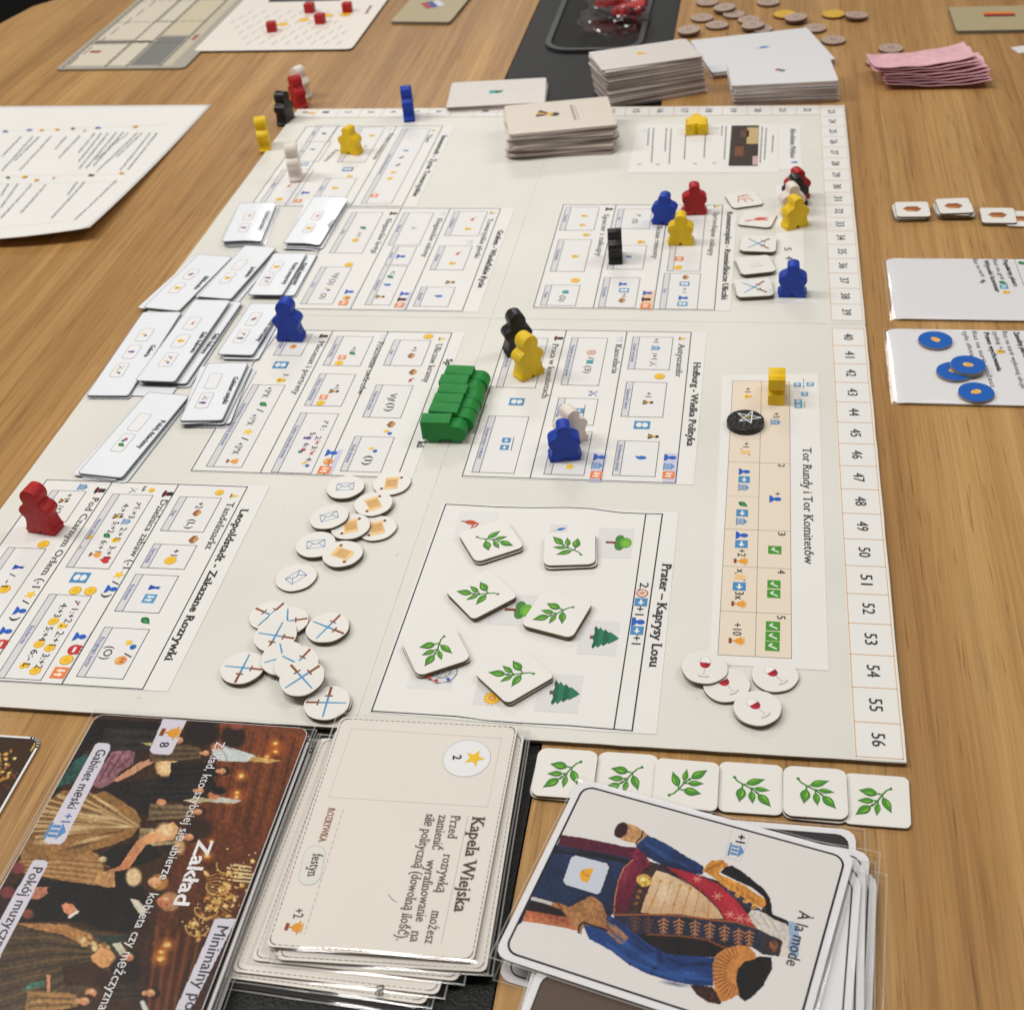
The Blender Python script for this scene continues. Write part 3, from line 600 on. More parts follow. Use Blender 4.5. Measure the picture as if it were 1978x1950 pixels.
p.text('Praca w komitetach', (1752,310), (1650,802), 3.6, (70,74,78), 0, True)
p.icon('arrows', (1420,838), 6.2)
p.box((1370,250),(1590,712),'Gorliwość'); p.box((1165,967),(1395,1497),'Kompromisy i traktaty'); p.icon('arrow', (1325,1192), 3.8); p.icon('arrow', (1307,1258), 3.8); p.pl([(1395,1165),(1367,1285)], .4)
p.build(pa)
# ---------------- Prater
R95 = (950, 950, c45); R79 = (700, 950, c45)
q = [P(861,973.6), P(1279.5,992.5), P(1221,1411), P(717.7,1372.8)]
pts = [P(857,971), P(950,975), P(1120,979), P(1180,984), P(1311,990), P(1268,1418), P(1150,1412), P(950,1396), P(714,1375)]
pa = link('district_sheet', poly_slab('district_sheet', [tuple(t) for t in pts], HP, .01, M['paper']), board); pa['label'] = 'sheet headed Prater with printed trees'
p = Print(h=HP).reg(0, 0, 1)
p.pl([(861,973.6),(900,975.5),(960,979),(1020,980.4),(1098,980),(1140,982),(1175,987),(1200,990),(1247.6,992),(1279.5,992.5)], .55); p.pl([(1279.5,992.5),(1253,1180),(1221,1411)], .6); p.pl([(1221,1411),(1100,1401),(1000,1396),(940,1391),(880,1383),(717.7,1372.8)], .55); p.pl([(717.7,1372.8),(790,1172),(861,973.6)], .55)
p.pl([(1247.6,992),(1222,1172),(1186,1407)], .55)
p.reg(*R95)
for a, b in (((880,292),(1135,545)), ((20,830),(345,1100)), ((735,1045),(1010,1340)), ((400,1480),(700,1810)), ((485,262),(610,340)), ((-100,1490),(60,1750))): p.rect(a, b, 0, fill=(222,220,219), ly=1)
p.text('Prater – Kaprysy Losu', (1397,590), (1288,1425), 4.2, (38,42,46), 1, True)
p.word('2,', (1213,740), 4.0, (40,44,48)); p.icon('wheel', (1230,828), 4.8); p.icon('arrow', (1220,900), 4.6); p.word('+1,', (1178,935), 4.0, (40,44,48)); p.icon('bust', (1197,1062), 5); p.icon('arrow', (1187,1132), 4.6); p.word('+1', (1150,1172), 4.0, (40,44,48))
p.icon('tree', (1040,415), 12); p.icon('tree', (225,965), 12.5); p.icon('fir', (925,1192), 12.5, -90); p.icon('fir', (600,1645), 12.5, -90)
p.reg(*R79); p.rect((800,160),(1055,400),0,fill=(227,226,224),ly=1); p.rect((420,1395),(720,1620),0,fill=(227,226,224),ly=1)
p.icon('dragon', (905,258), 9, -60); p.icon('feather', (1618,305), 5.4, 0); p.icon('ferris', (652,1470), 13, -100); p.icon('sunflower', (1062,1685), 6.8)
p.build(pa)
# ---------------- Graben
R = (700, 400, c4); R4 = (400, 400, c4)
a = axis_rect(R, (1278,18), (912,960)); fx1 = (a[0]+a[2])/2; fy0, fy1 = a[1], a[3]
fx0 = P(400+1265*c4, 400+8*c4)[0]
pa = panel_mm('district_sheet', fx0-.5, fy0-.8, P(700+1395*c4, 400+30*c4)[0], fy1+.8, 'sheet headed Graben near the middle of the board')
p = Print(h=HP); p.line([(fx0,fy0),(fx1,fy0),(fx1,fy1),(fx0,fy1),(fx0,fy0)], .5); p.reg(*R)
for a in ((808,15),(352,25)): xx = p.q(a)[0]; p.line([(xx,fy0),(xx,fy1)], .5)
p.text('Graben - Wiedeńskie życie', (1250,215), (1060,742), 3.8, (38,42,46), 1, True)
p.text('Towarzyskie plotki', (1160,108), (1030,468), 3.5, (80,84,88), 0, True); p.text('Eleganckie salony', (695,108), (548,462), 3.5, (80,84,88), 0, True)
p.icons([('cone',1205,55),('mail',740,60,3.6),('mail',990,325,4),('lady',810,692,5),('hat',285,60,4.6)])
p.box((850,40),(1065,265),'Pochlebstwo'); p.icon('redlobster', (1005,115), 5); p.icon('bag', (970,202), 4.2)
p.box((715,357),(925,580),'Intryga'); p.icon('redlobster', (870,430), 5); p.icon('bag', (828,518), 4.2)
p.box((545,735),(785,917),'Skandal'); p.icon('blueblob', (700,820), 5)
p.box((385,52),(520,352),'Wyzwanie'); p.icon('swords', (480,195), 4)
p.box((285,365),(425,533),'Spacer'); p.icon('bust', (355,455), 5.2)
p.box((198,542),(252,902),'Wielki bal'); p.icon('leaf', (258,645), 4.6); p.icon('blueblob', (228,715), 4.8); p.icon('lady', (165,825), 5); p.word('+2', (270,590), 3)
p.rect((445,775),(385,945),0,fill=(205,205,226),ly=2); p.icons([('bust',390,798,5),('hat',362,850,5),('refresh',340,902,4.8)])
p.reg(*R4)
p.text('Eleganckie kręgi', (1658,110), (1512,425), 3.5, (80,84,88), 0, True)
p.icon('coin', (1305,530), 5)
p.box((1335,50),(1425,425),'Zakup'); p.icon('leaf', (1437,195), 4.8); p.icon('coin', (1365,305), 4.4); p.word('/+1', (1390,235), 3)
p.box((1050,550),(1150,895),'Targ'); p.icon('scrollsmall', (1190,622), .1); p.word('Vjf', (1175,605), 3.6, (90,120,130)); p.word('(2)', (1140,665), 3.6); p.icon('carnival', (1105,757), 4.6); p.word('(2)', (1060,795), 3.4)
p.rect((1390,765),(1300,932),0,fill=(205,205,226),ly=2); p.icons([('bust',1310,780,5),('face',1285,835,4.6),('refresh',1255,882,4.8)])
p.build(pa)
# ---------------- sheet in the far left corner
R = (500, 0, c5)
a = axis_rect(R, (1350,930), (1060,1520)); fx1 = (a[0]+a[2])/2; fy0, fy1 = a[1], a[3]; fx0 = P(500+362*c5, 922*c5)[0]
pa = panel_mm('district_sheet', fx0-.5, fy0-.8, P(500+1420*c5, 980*c5)[0], fy1+.8, 'sheet in the far left corner of the board')
p = Print(h=HP); p.line([(fx0,fy0),(fx1,fy0),(fx1,fy1),(fx0,fy1),(fx0,fy0)], .5); p.reg(*R)
for a in ((1015,930),(585,922)): xx = p.q(a)[0]; p.line([(xx,fy0),(xx,fy1)], .5)
p.text('Innenstadt - Życie Towarzyskie', (1352,1000), (1132,1445), 3.8, (38,42,46), 1, True)
p.text('Tłum', (1250,990), (1222,1048), 3.4, (90,94,98)); p.text('Dobra kawiarnia', (962,985), (838,1175), 3.4, (90,94,98), 0, True); p.text('Karczma', (560,1105), (478,1188), 3.4, (90,94,98))
p.icons([('cone',1295,962),('mail',965,955,3.6),('arrows',655,1247,6),('bag',668,1298,4.2),('arrows',335,1210,4.4)])
p.box((1060,950),(975,1500),'Tłum na ulicach przed operą'); p.icons([('blueblob',1080,1110,4.4),('gem',1050,1160,4.4),('gem',1025,1215,4.4),('bag',990,1270,4.2),('coin',965,1315,4),('refresh',850,1440,4.6)])
p.box((735,940),(780,1195),'Kawa'); p.icon('bag', (832,1000), 4.6); p.word('+1', (775,1070), 3)
p.box((495,1312),(630,1470),'Ciasto'); p.icon('bag', (560,1385), 4.8)
p.box((430,925),(510,1045),'Stolik'); p.icon('leaf', (480,985), 4.4); p.box((350,1045),(440,1190),'Wino'); p.icon('blueblob', (395,1100), 4.2)
p.box((175,1250),(245,1495),'Bilard'); p.icon('redlobster', (218,1370), 4.6); p.icon('coin', (150,1468), 4.6)
p.icons([('bust',345,1420,5),('refresh',290,1480,4.4)])
p.build(pa)
# ---------------- Rotenturmplatz
R = (1000, 350, c4); R3 = (1350, 350, c4)
a = axis_rect(R, (415,207), (148,1190)); b = axis_rect(R, (1888,225), (1808,1187)); fx0 = (a[0]+a[2])/2; fx1 = (b[0]+b[2])/2; fy0, fy1 = b[1], b[3]
e = axis_rect(R3, (345,210), (300,1130))
pa = panel_mm('district_sheet', fx0-.5, fy0-.8, (e[0]+e[2])/2, fy1+.8, 'sheet headed Rotenturmplatz behind the square tiles')
p = Print(h=HP); p.line([(fx0,fy0),(fx1,fy0),(fx1,fy1),(fx0,fy1),(fx0,fy0)], .5); p.reg(*R)
for a in ((690,1190),(1245,1185)): xx = p.q(a)[0]; p.line([(xx,fy0),(xx,fy1)], .5)
p.text('Sprzedajne zakupy', (1808,285), (1755,688), 3.5, (80,84,88), 0, True); p.text('Uliczne remonty', (1285,395), (1240,712), 3.5, (80,84,88), 0, True); p.text('Spacer i zakupy', (795,305), (722,692), 3.5, (80,84,88), 0, True)
p.icons([('cone',1835,235),('hat',840,258,4.6),('bag',1135,560,5),('bag',630,495,4.4),('coin',530,912,5)])
p.box((1455,250),(1675,830),'Zakupy u krawca'); p.icon('refresh', (1485,715), 4.6); p.icon('coin', (1475,795), 5)
p.box((1350,848),(1650,1180),'Targ'); p.icons([('brick',1545,885,4.6),('arrows',1535,945,4.6),('bust',1525,1075,5),('arrows',1515,1130,4.6)]); p.word('+ /', (1515,985), 3)
p.box((930,257),(1210,437),'Kup'); p.icon('carnival', (1108,312), 4.2); p.word('(2)', (1065,350), 3.2)
p.box((870,590),(1150,812),'Rynek'); p.icon('blueblob', (1020,695), 4)
p.box((800,887),(1080,1163),'Przeróbki'); p.icons([('bust',970,948,4.4),('arrows',978,1005,4.6),('brick',960,1098,4.8)]); p.word('+1', (960,1035), 3)
p.rect((1262,1010),(1125,1183),0,fill=(236,200,168),ly=2); p.icons([('bust',1195,1030,5),('hat',1180,1088,5),('refresh',1175,1148,5)])
p.box((445,240),(700,453),'Pochwała'); p.icon('bag', (612,320), 4); p.icon('bag', (595,405), 4); p.box((380,537),(610,832),'Przechadzka'); p.icon('bag', (528,692), 4.4); p.box((260,955),(530,1147),'Prasa'); p.icon('teal', (440,1020), 4); p.word('(2)', (395,1055), 3.4)
p.reg(*R3); p.text('Rotenturmplatz - Rzemieślnicze Uliczki', (262,285), (208,1088), 3.6, (38,42,46), 1, True)
p.build(pa)
# ---------------- fashion card sheet, price strip, beauty strip
R = (1000, 0, c5)
a = axis_rect(R, (868,918), (830,1272)); x1 = P(1478+95*c5, 930*c5)[0]
pa = panel_mm('rules_sheet', (a[0]+a[2])/2, a[1], x1, a[3], 'small printed sheet under the yellow figure lying down')
p = Print(h=HP).reg(*R)
p.rect((1575,925),(1765,1222),.2,(60,50,46),fill=(58,44,36),ly=2)
for a, b, c in (((1690,940),(1770,1060),(196,170,120)),((1600,1080),(1660,1150),(120,72,44)),((1640,960),(1700,1010),(96,66,48)),((1730,1150),(1768,1215),(206,170,170))): p.rect(a, b, 0, fill=c, ly=4)
for xx, ya, yb in ((965,945,1075),(1000,945,1195),(1095,945,1115),(1130,950,1205),(1240,940,1175),(1385,940,1160),(1505,930,1000),(1535,930,1175),(1800,935,1200),(1830,945,1180),(1880,1000,1120)):
    y = ya
    while y < yb: L = random.uniform(8, 22); p.pl([(xx-(y-ya)*.06, y), (xx-(y+L-ya)*.06, min(yb, y+L))], .8, (84,88,96), 3); y += L+7
p.icons([('mail',935,965,3.6),('mail',1465,945,3.6),('coin',1465,1195,0.1)]); 
for a in ((895,1210),(1030,1210),(1305,1205),(1445,1200)): p.icon('chair', a, 3.2)
p.build(pa)
R = (1478, 0, c5); a = axis_rect(R, (100,920), (270,1250))
pa = panel_mm('title_strip', a[0], a[1], a[2], a[3], 'small paper strip printed with a title'); p = Print(h=HP).reg(*R)
p.text('Absolutne Piękno', (186,948), (186,1165), 4.0, (60,64,72), 0, True); p.icon('blueblob', (215,1195), 4.6); p.build(pa)
a = axis_rect(R3, (712,40), (980,1118)); pa = panel_mm('price_strip', a[0], a[1], a[2], a[3], 'paper strip with a column of numbers under the blue figure'); p = Print(h=HP).reg(*R3)
p.text('5', (785,612), (785,640), 4.6, (70,74,78)); p.text('4', (798,692), (798,720), 4.4, (70,74,78)); p.build(pa)
# ---------------- round and committee track
R = (1378, 680, c4); R2 = (1378, 1050, c4)
TLx, TLy = P(1378+85*c4, 680+215*c4); BRx, BRy = P(1378+1062*c4, 1050+1165*c4)
tpts = [P(1378+85*c4,680+215*c4), P(1378+965*c4,680+200*c4), P(1378+1062*c4,1050+1168*c4), P(1378-30*c4,1050+1110*c4)]
pa = link('track_sheet', poly_slab('track_sheet', [tuple(t) for t in tpts], HP, .01, M['paper']), board); pa['label'] = 'sheet with the beige round and committee track'
p = Print(h=HP).reg(*R)
TLc, TRc = p.q((183,265)), p.q((710,272)); p.reg(*R2); BLc, BRc = p.q((35,1018)), p.q((706,1055))
TX = [TLc[0], 0, (TRc[0]+BRc[0])/2]; TX[0] = (TLc[0]+BLc[0])/2; p.reg(*R); TX[1] = p.q((443,268))[0]
Y0, Y1 = (TLc[1]+TRc[1])/2, (BLc[1]+BRc[1])/2
p.face([(TX[0],Y0),(TX[2],Y0),(TX[2],Y1),(TX[0],Y1)], (231,217,198), 1)
tl = (150,138,124)
for x in TX: p.line([(x,Y0),(x,Y1)], .25, tl)
p.line([(TX[0],Y0),(TX[2],Y0)], .25, tl); p.line([(TX[0],Y1),(TX[2],Y1)], .25, tl)
for c in ((430,1018),(410,1637)): yy = p.q(c)[1]; p.line([(TX[0],yy),(TX[2],yy)], .22, tl)
p.line([(TX[0],p.q((200,1325))[1]),(TX[1],p.q((200,1325))[1])], .15, (190,176,160))
p.reg(*R2)
for c in ((400,218),(385,632)): yy = p.q(c)[1]; p.line([(TX[0],yy),(TX[2],yy)], .22, tl)
p.reg(*R)
ink = (56,54,54)
p.word('+1', (292,330), 3.2, ink); p.icon('bag', (315,408), 3.6); p.word('+3', (550,560), 3.4, ink); p.icon('temple', (572,645), 4.6); p.word('+1', (275,830), 3.2, ink); p.icon('scrollsmall', (295,920), 4.4)
p.text('2', (598,1030), (598,1058), 3.2, ink); p.text('3', (596,1655), (596,1688), 3.4, ink)
p.icons([('bust',285,1100,4.8),('arrow',283,1172,4.6),('temple',278,1245,4.6),('leaf',272,1402,4.4),('arrow',265,1480,4.6),('temple',258,1557,4.6),('bust',262,1685,5),('arrow',258,1765,4.8),('bust',570,1352,5),('check',565,1820,5)])
p.word('+', (558,1290), 3.4, ink)
p.icons([('reload',773,300,3.2),('reload',890,295,3.2),('reload',840,385,3),('reload',780,455,3.4),('reload',782,495,3.4)]); p.pl([(830,245),(830,330)], .25); p.pl([(836,455),(840,515)], .25)
p.text_mm('Tor Rundy i Tor Komitetów', p.q((822,880)), P(1378+838*c4, 1050+188*c4), 4.4, (58,62,66), 0, True)
p.reg(*R2)
p.word('+2', (225,50), 3.8, ink); p.icon('trophy', (252,160), 5.4); p.word('x', (215,232), 3.8, ink); p.icon('scrollsmall', (245,305), 4.4); p.icon('arrow', (238,392), 4.8); p.word('3x', (200,440), 3.9, ink); p.icon('trophy', (232,553), 5.4)
p.word('+10', (182,728), 3.8, ink); p.icon('trophy', (212,893), 5.6)
p.text('4', (590,240), (590,275), 3.5, ink); p.text('5', (586,662), (586,695), 3.6, ink)
p.icons([('check',557,373,4.8),('check',555,460,4.8),('check',548,757,5),('check',545,850,5),('check',542,942,5)])
p.build(pa)

# ================================================================== WOODEN FIGURES
def smooth_outline(pts, n=3):
    out = []
    N = len(pts)
    for i in range(N):
        p0, p1, p2, p3 = [np.array(pts[(i+k-1) % N]) for k in range(4)]
        for k in range(n):
            t = k/n; out.append(tuple(0.5*((2*p1)+(-p0+p2)*t+(2*p0-5*p1+4*p2-p3)*t*t+(-p0+3*p1-3*p2+p3)*t**3)))
    return out
half = [(2.9,19.1),(3.4,17.7),(3.35,16.3),(3.2,15.1),(3.9,14.2),(5.9,13.3),(7.4,12.0),(7.9,10.5),(7.5,9.0),(6.7,7.8),(6.3,6.7),(6.5,5.1),(7.0,3.2),(7.4,1.4)]
up_ = [(0,20.1),(1.4,19.9)]+half
curve = smooth_outline([(-x, y) for x, y in reversed(up_[1:])]+up_, 2)
curve = [c for c in curve if c[1] > 1.3]
curve.sort(key=lambda c: math.atan2(c[1]-9, c[0])) if False else None
MEEPLE = [(-7.6,0.0)]+[c for c in curve]+[(7.6,0.0),(1.7,0.0),(0.3,2.1),(-0.3,2.1),(-1.7,0.0)]
def prism_mesh(name, outline, th, mater, bev=0.55, zmin=0.0):
    """outline in the local x-z plane, thickness along y, soft edges; baked once and shared"""
    n = len(outline); mm = .001
    v = [(x*mm, -th/2*mm, z*mm) for x, z in outline]+[(x*mm, th/2*mm, z*mm) for x, z in outline]
    f = [tuple(range(n)), tuple(reversed(range(n, 2*n)))]+[((i+1) % n, i, n+i, n+(i+1) % n) for i in range(n)]
    me = mesh(name, v, f, [mater]); bm = bmesh.new(); bm.from_mesh(me); bmesh.ops.recalc_face_normals(bm, faces=bm.faces)
    ed = [e for e in bm.edges if abs(e.verts[0].co.y-e.verts[1].co.y) < 1e-7]
    bmesh.ops.bevel(bm, geom=ed, offset=bev*mm, segments=2, affect='EDGES', profile=0.6)
    bm.to_mesh(me); bm.free()
    for p_ in me.polygons: p_.use_smooth = abs(p_.normal.y) < 0.97
    me.set_sharp_from_angle(angle=math.radians(38)); return me
tall_half = [(3.1,24.4),(4.3,22.7),(4.7,20.8),(4.4,18.9),(3.9,17.4),(4.6,16.6),(6.4,15.7),(7.7,14.0),(7.9,12.3),(7.1,10.7),(6.1,9.3),(5.9,7.8),(6.4,5.6),(7.0,3.4),(7.3,1.4)]
up_ = [(0,25.5),(1.7,25.2)]+tall_half
curve = [c for c in smooth_outline([(-x, y) for x, y in reversed(up_[1:])]+up_, 2) if c[1] > 1.3]
TALL = [(-7.4,0.0)]+curve+[(7.4,0.0),(1.4,0.0),(0.3,1.6),(-0.3,1.6),(-1.4,0.0)]
MEET = {k: prism_mesh('wooden_figure', TALL, 8.4, M['m_'+k], .42) for k in ('blue','red','yellow','black','white')}
MEE = {k: prism_mesh('wooden_figure', MEEPLE, 8.4, M['m_'+k], .42) for k in ('blue','red','yellow','black','white')}
def meeple(color, u, v, yaw=0.0, h=HP, label='', s=1.0, lie=None, grp=None, tall=False):
    o = link('wooden_figure', (MEET if tall else MEE)[color]); X, Y = P(u, v, h)
    a = math.radians(yaw); nx, ny = math.sin(a), math.cos(a)       # front normal in the board frame
    if lie is None:
        vx, vy = CAM[0]-X, CAM[1]-Y; vl = math.hypot(vx, vy); vx, vy = vx/vl, vy/vl; c_ = abs(nx*vx+ny*vy); dp = (4.2*c_+7.2*math.sqrt(max(0, 1-c_*c_)))*s
        X -= vx*dp; Y -= vy*dp
        o.location = W(X, Y, h+.02); o.rotation_euler = (0, 0, a)
    else:
        o.location = W(X, Y, h+lie[1]); o.rotation_euler = lie[0]
    o.scale = (s, s, s)
    tag(o, label, 'figure', grp or (color.replace('white', 'pale')+' wooden figures')); return o
meeple('yellow', 681, 303, -18, label='yellow wooden figure standing on the sheet in the far left corner')
meeple('white', 574, 353, 104, label='pale wooden figure seen edge on beside the far left sheet', tall=True)
meeple('blue', 792, 236, 103, h=.14, label='blue wooden figure seen edge on upon the far number track', tall=True)
meeple('yellow', 515, 297, -72, h=TABLE, label='yellow wooden figure standing on the bare table left of the board', tall=True)
meeple('black', 555, 246, 78, h=TABLE, label='black wooden figure on the table at the far left corner of the board', tall=True)
meeple('red', 580, 214, -48, h=TABLE, label='red wooden figure on the table between a black and a pale one', tall=True)
meeple('white', 585, 196, -30, h=TABLE, label='pale wooden figure almost hidden behind the red one off the board', tall=True)
meeple('red', 1341, 417, 6, label='red wooden figure behind a blue and a yellow one')
meeple('blue', 1284, 438, -8, label='blue wooden figure at the left of the group of three')
meeple('yellow', 1315, 476, 0, label='yellow wooden figure at the front of the group of three')
meeple('yellow', 1346, 262, 0, lie=((-math.pi/2, 0, math.radians(4)), 4.3), label='yellow wooden figure lying on its back on the small printed sheet')
meeple('black', 1189, 511, 98, label='black wooden figure seen edge on among the printed boxes')
meeple('red', 1538, 391, 24, label='red wooden figure at the far end of the queue by the track')
meeple('black', 1534, 404, 20, label='black wooden figure second from the far end of the queue')
meeple('white', 1528, 420, 20, label='pale wooden figure right behind the yellow one in the queue')
meeple('yellow', 1534, 447, 30, label='yellow wooden figure at the front of the queue by the square tiles')
meeple('blue', 1529.5, 576, 0, label='blue wooden figure alone on the price strip near the fold', s=1.02)
meeple('blue', 566, 665, -2, label='blue wooden figure standing beside the pile of small room cards', tall=True)
meeple('black', 1002, 690, 28, label='black wooden figure standing behind the large yellow one', tall=True)
meeple('yellow', 1023, 738, 44, label='yellow wooden figure in front of the black one near the centre of the board', tall=True)
meeple('white', 1104, 868, 40, label='pale wooden figure behind the blue one on the Hofburg sheet')
meeple('blue', 1092, 892, 12, label='blue wooden figure in front of the pale one on the Hofburg sheet')
meeple('red', 96, 1039, -8, label='red wooden figure alone on the Leopoldstadt sheet near the left edge', tall=True)
# yellow figure lying on its side on the round track, feet to the viewer
X, Y = P(1499, 783, HP)
o = link('wooden_figure', MEE['yellow']); o.matrix_world = Matrix.Translation(W(X, Y, HP+7.7)) @ Matrix(((0,1,0,0),(0,0,1,0),(1,0,0,0),(0,0,0,1)))
tag(o, 'yellow wooden figure lying on its side on the round track', 'figure', 'yellow wooden figures')
# locomotives: cab on the left, round boiler on the right, wheels below
loco = [(-11.3,0.9),(-11.5,12.3),(3.4,12.3),(3.5,9.8)]+[(6.4+4.9*math.cos(math.radians(a)), 4.9+4.9*math.sin(math.radians(a))) for a in range(80, -41, -12)]
loco = [c for c in loco if not (c[0] > 9.5 and c[1] < 1.6)]
loco += [(9.9,1.8),(8.6,1.8)]+[(6.2+2.4*math.cos(math.radians(a)), 1.9+1.9*math.sin(math.radians(a))) for a in (-10,-45,-90,-135,-170)]+[(3.0,1.9),(-2.4,1.9)]+[(-5.2+2.5*math.cos(math.radians(a)), 1.9+1.9*math.sin(math.radians(a))) for a in (-10,-45,-90,-135,-170)]+[(-8.4,1.9)]
loco[0] = (-11.3, 1.9)
LOCO = prism_mesh('green_engine', loco[::-1], 8.6, M['m_green'], .35)
fr_ = P(859, 855.5, HP)      # bottom front edge centre of the nearest engine
gl_ = ['nearest of the green wooden engines standing side by side','second green wooden engine from the front of the row','third green wooden engine from the front of the row','fourth green wooden engine from the front of the row','fifth green wooden engine from the front of the row','farthest of the green wooden engines in the row']
base = np.array(P(861, 708, 12.3+HP)); 
for k in range(6):
    X = fr_[0]+(0 if k == 0 else 3.0+random.uniform(-.9,.9)); Y = fr_[1]-4.4-8.85*k-(0.6 if k else 0)
    o = link('green_engine', LOCO, loc=W(X, Y, HP+.02)); o.rotation_euler = (0, 0, math.radians(random.uniform(-2.2, 2.2)+(2 if k == 0 else -1)))
    tag(o, gl_[k], 'toy engine', 'green wooden engines in a row')

# ================================================================== ROUND TOKENS
def icon_mesh(items, z, rad_key='ink', glossy=False):
    """items: (icon, x, y, size, angle) in local mm"""
    V, Fc, C = [], [], []
    for name, x, y, s, ang in items:
        ca, sa = math.cos(math.radians(ang)), math.sin(math.radians(ang))
        for k, (col, pts) in enumerate(ICON[name]):
            i = len(V)
            q = [((px*ca-py*sa)*s/2+x, (px*sa+py*ca)*s/2+y) for px, py in pts]
            a = sum(q[j][0]*q[(j+1) % len(q)][1]-q[(j+1) % len(q)][0]*q[j][1] for j in range(len(q)))
            V += [(a_*.001, b_*.001, (z+.03+.012*k)*.001) for a_, b_ in q]
            idx = list(range(i, i+len(q))); Fc.append(tuple(idx if a > 0 else idx[::-1])); C.append(lin(col))
    me = bpy.data.meshes.new('print'); me.from_pydata(V, [], Fc)
    at_ = me.color_attributes.new('ink', 'FLOAT_COLOR', 'CORNER'); arr = np.ones((len(me.loops), 4), np.float32); k = 0
    for q, c in zip(Fc, C): arr[k:k+len(q), :3] = c; k += len(q)
    at_.data.foreach_set('color', arr.ravel()); me.materials.append(M['ink']); return me
TT = 1.15
DISCS = [slab_mesh('token_disc', disc_pts(9.15, 44, .012), TT, M['tilewhite'], M['tileside'], bev=.25) for _ in range(5)]
TOKENPRINT = {n: icon_mesh([(n, 0, 0, s, 0)], TT) for n, s in (('envelope', 8.6), ('scroll', 10.5), ('swords', 14.5), ('wine', 12.5))}
def token(kind, u, v, h, ang, label, group, tilt=0.0, tdir=270.0, discs=None, pk=None):
    """u, v: photo pixel of the centre of the top face; h: height of the underside"""
    X, Y = P(u, v, h+TT)
    o = link('round_token', (discs or DISCS)[random.randrange(len(discs or DISCS))], loc=W(X, Y, h))
    rot = Matrix.Rotation(math.radians(ang), 3, 'Z')
    if tilt:
        ax_ = Vector((-math.sin(math.radians(tdir)), math.cos(math.radians(tdir)), 0)); rot = Matrix.Rotation(math.radians(tilt), 3, ax_) @ rot
    o.rotation_euler = rot.to_euler(); tag(o, label, 'token', group)
    if kind: pr_ = link('print', TOKENPRINT[kind] if pk is None else pk, o)
    return o
c8 = .28338
def K8(a, b): return 400+a*c8, 880+b*c8
ge, gs, gw, gv = 'round tokens with a blue envelope', 'round tokens with a parchment scroll', 'round tokens with crossed swords', 'round tokens with a glass of red wine'
token('envelope', *K8(942,210), TT+HP, 8, 'envelope token nearest the printed sheet, stacked on a blank one', ge)
token(None, *K8(942,216), HP, 30, 'lower token of the pair beneath the envelope nearest the sheet', ge)
token('scroll', *K8(1258,185), HP, 8, 'scroll token farthest to the right, lying alone', gs)
token('scroll', *K8(1133,325), TT+HP, 32, 'scroll token stacked above another below the farthest one', gs); token(None, *K8(1142,330), HP, 0, 'token mostly covered by a scroll token', gs)
token('scroll', *K8(1157,490), HP, 24, 'scroll token partly covered, rightmost of the middle pair', gs)
token('scroll', *K8(980,480), TT+HP, 200, 'scroll token overlapping another scroll token to its right', gs, 3, 200)
token('envelope', *K8(833,413), TT*2-.2, 24, 'envelope token overlapping a scroll token on its right', ge, 4, 180)
token('envelope', *K8(742,602), TT+HP, 14, 'envelope token third along the row, touching a scroll', ge); token(None, *K8(745,610), HP, 10, 'token hidden under the third envelope token', ge)
token('scroll', *K8(922,665), TT+HP, 70, 'nearest scroll token, below the overlapping ones', gs); token(None, *K8(928,668), HP, 0, 'token hidden under the nearest scroll token', gs)
token('envelope', *K8(606,826), HP, 52, 'envelope token lying alone between the other envelopes and the swords', ge)
token('swords', *K8(432,1085), HP, 200, 'sword token at the far left of the heap, mostly covered', gw)
token('swords', *K8(545,1125), TT+HP, 60, 'sword token second in the heap, half covered', gw)
token('swords', *K8(466,1222), 2*TT+HP, 38, 'sword token third down the heap', gw, 4)
token('swords', *K8(516,1370), 2.5*TT+HP, 70, 'sword token fourth down the heap', gw, 6)
token('swords', *K8(610,1412), 3.2*TT+HP, 110, 'sword token just under the topmost of the heap', gw, 6)
token('swords', *K8(646,1508), 4.0*TT+HP, 182, 'topmost sword token, complete, at the near end of the heap', gw, 7)
token('swords', *K8(820,1168), TT+HP, 112, 'sword token lying apart to the right of the heap', gw); token(None, *K8(826,1172), HP, 0, 'token under the sword token right of the heap', gw)
token('swords', *K8(242,1442), TT+HP, 42, 'sword token lying apart to the left of the heap', gw); token(None, *K8(246,1450), HP, 0, 'token under the sword token left of the heap', gw)
token('swords', *K8(818,1682), TT+HP, 228, 'sword token nearest the sleeved cards', gw); token(None, *K8(828,1688), HP, 0, 'token under the sword token nearest the sleeved cards', gw)
token('wine', 1361, 1287.5, TT*1.6+HP, -3, 'wine token at the left, overlapping another', gv, 2, 0)
token('wine', 1403, 1321, TT*.5+HP, 38, 'wine token partly covered, in the middle of the four', gv, 2, 270); token(None, 1405, 1323, -.9+HP, 0, 'token beneath the middle wine token', gv)
token('wine', 1497, 1303, HP, 40, 'wine token touching the beige track sheet at the right', gv)
token('wine', 1463.5, 1366, TT+HP, 40, 'wine token nearest the viewer of the four', gv, 1, 180); token(None, 1461.5, 1368, HP, 0, 'token beneath the nearest wine token', gv)
# black star token on the round track
X, Y = P(1440, 810, HP+3.2)
o = link('star_token', slab_mesh('star_token', disc_pts(9.3, 48, 0), 3.1, M['m_black'], M['m_black'], bev=.5), loc=W(X, Y, HP)); tag(o, 'black round token with a silver five pointed star on the beige track', 'token')
link('print', icon_mesh([('pentagram', 1.2, 2.4, 12.5, 62)], 3.1), o)
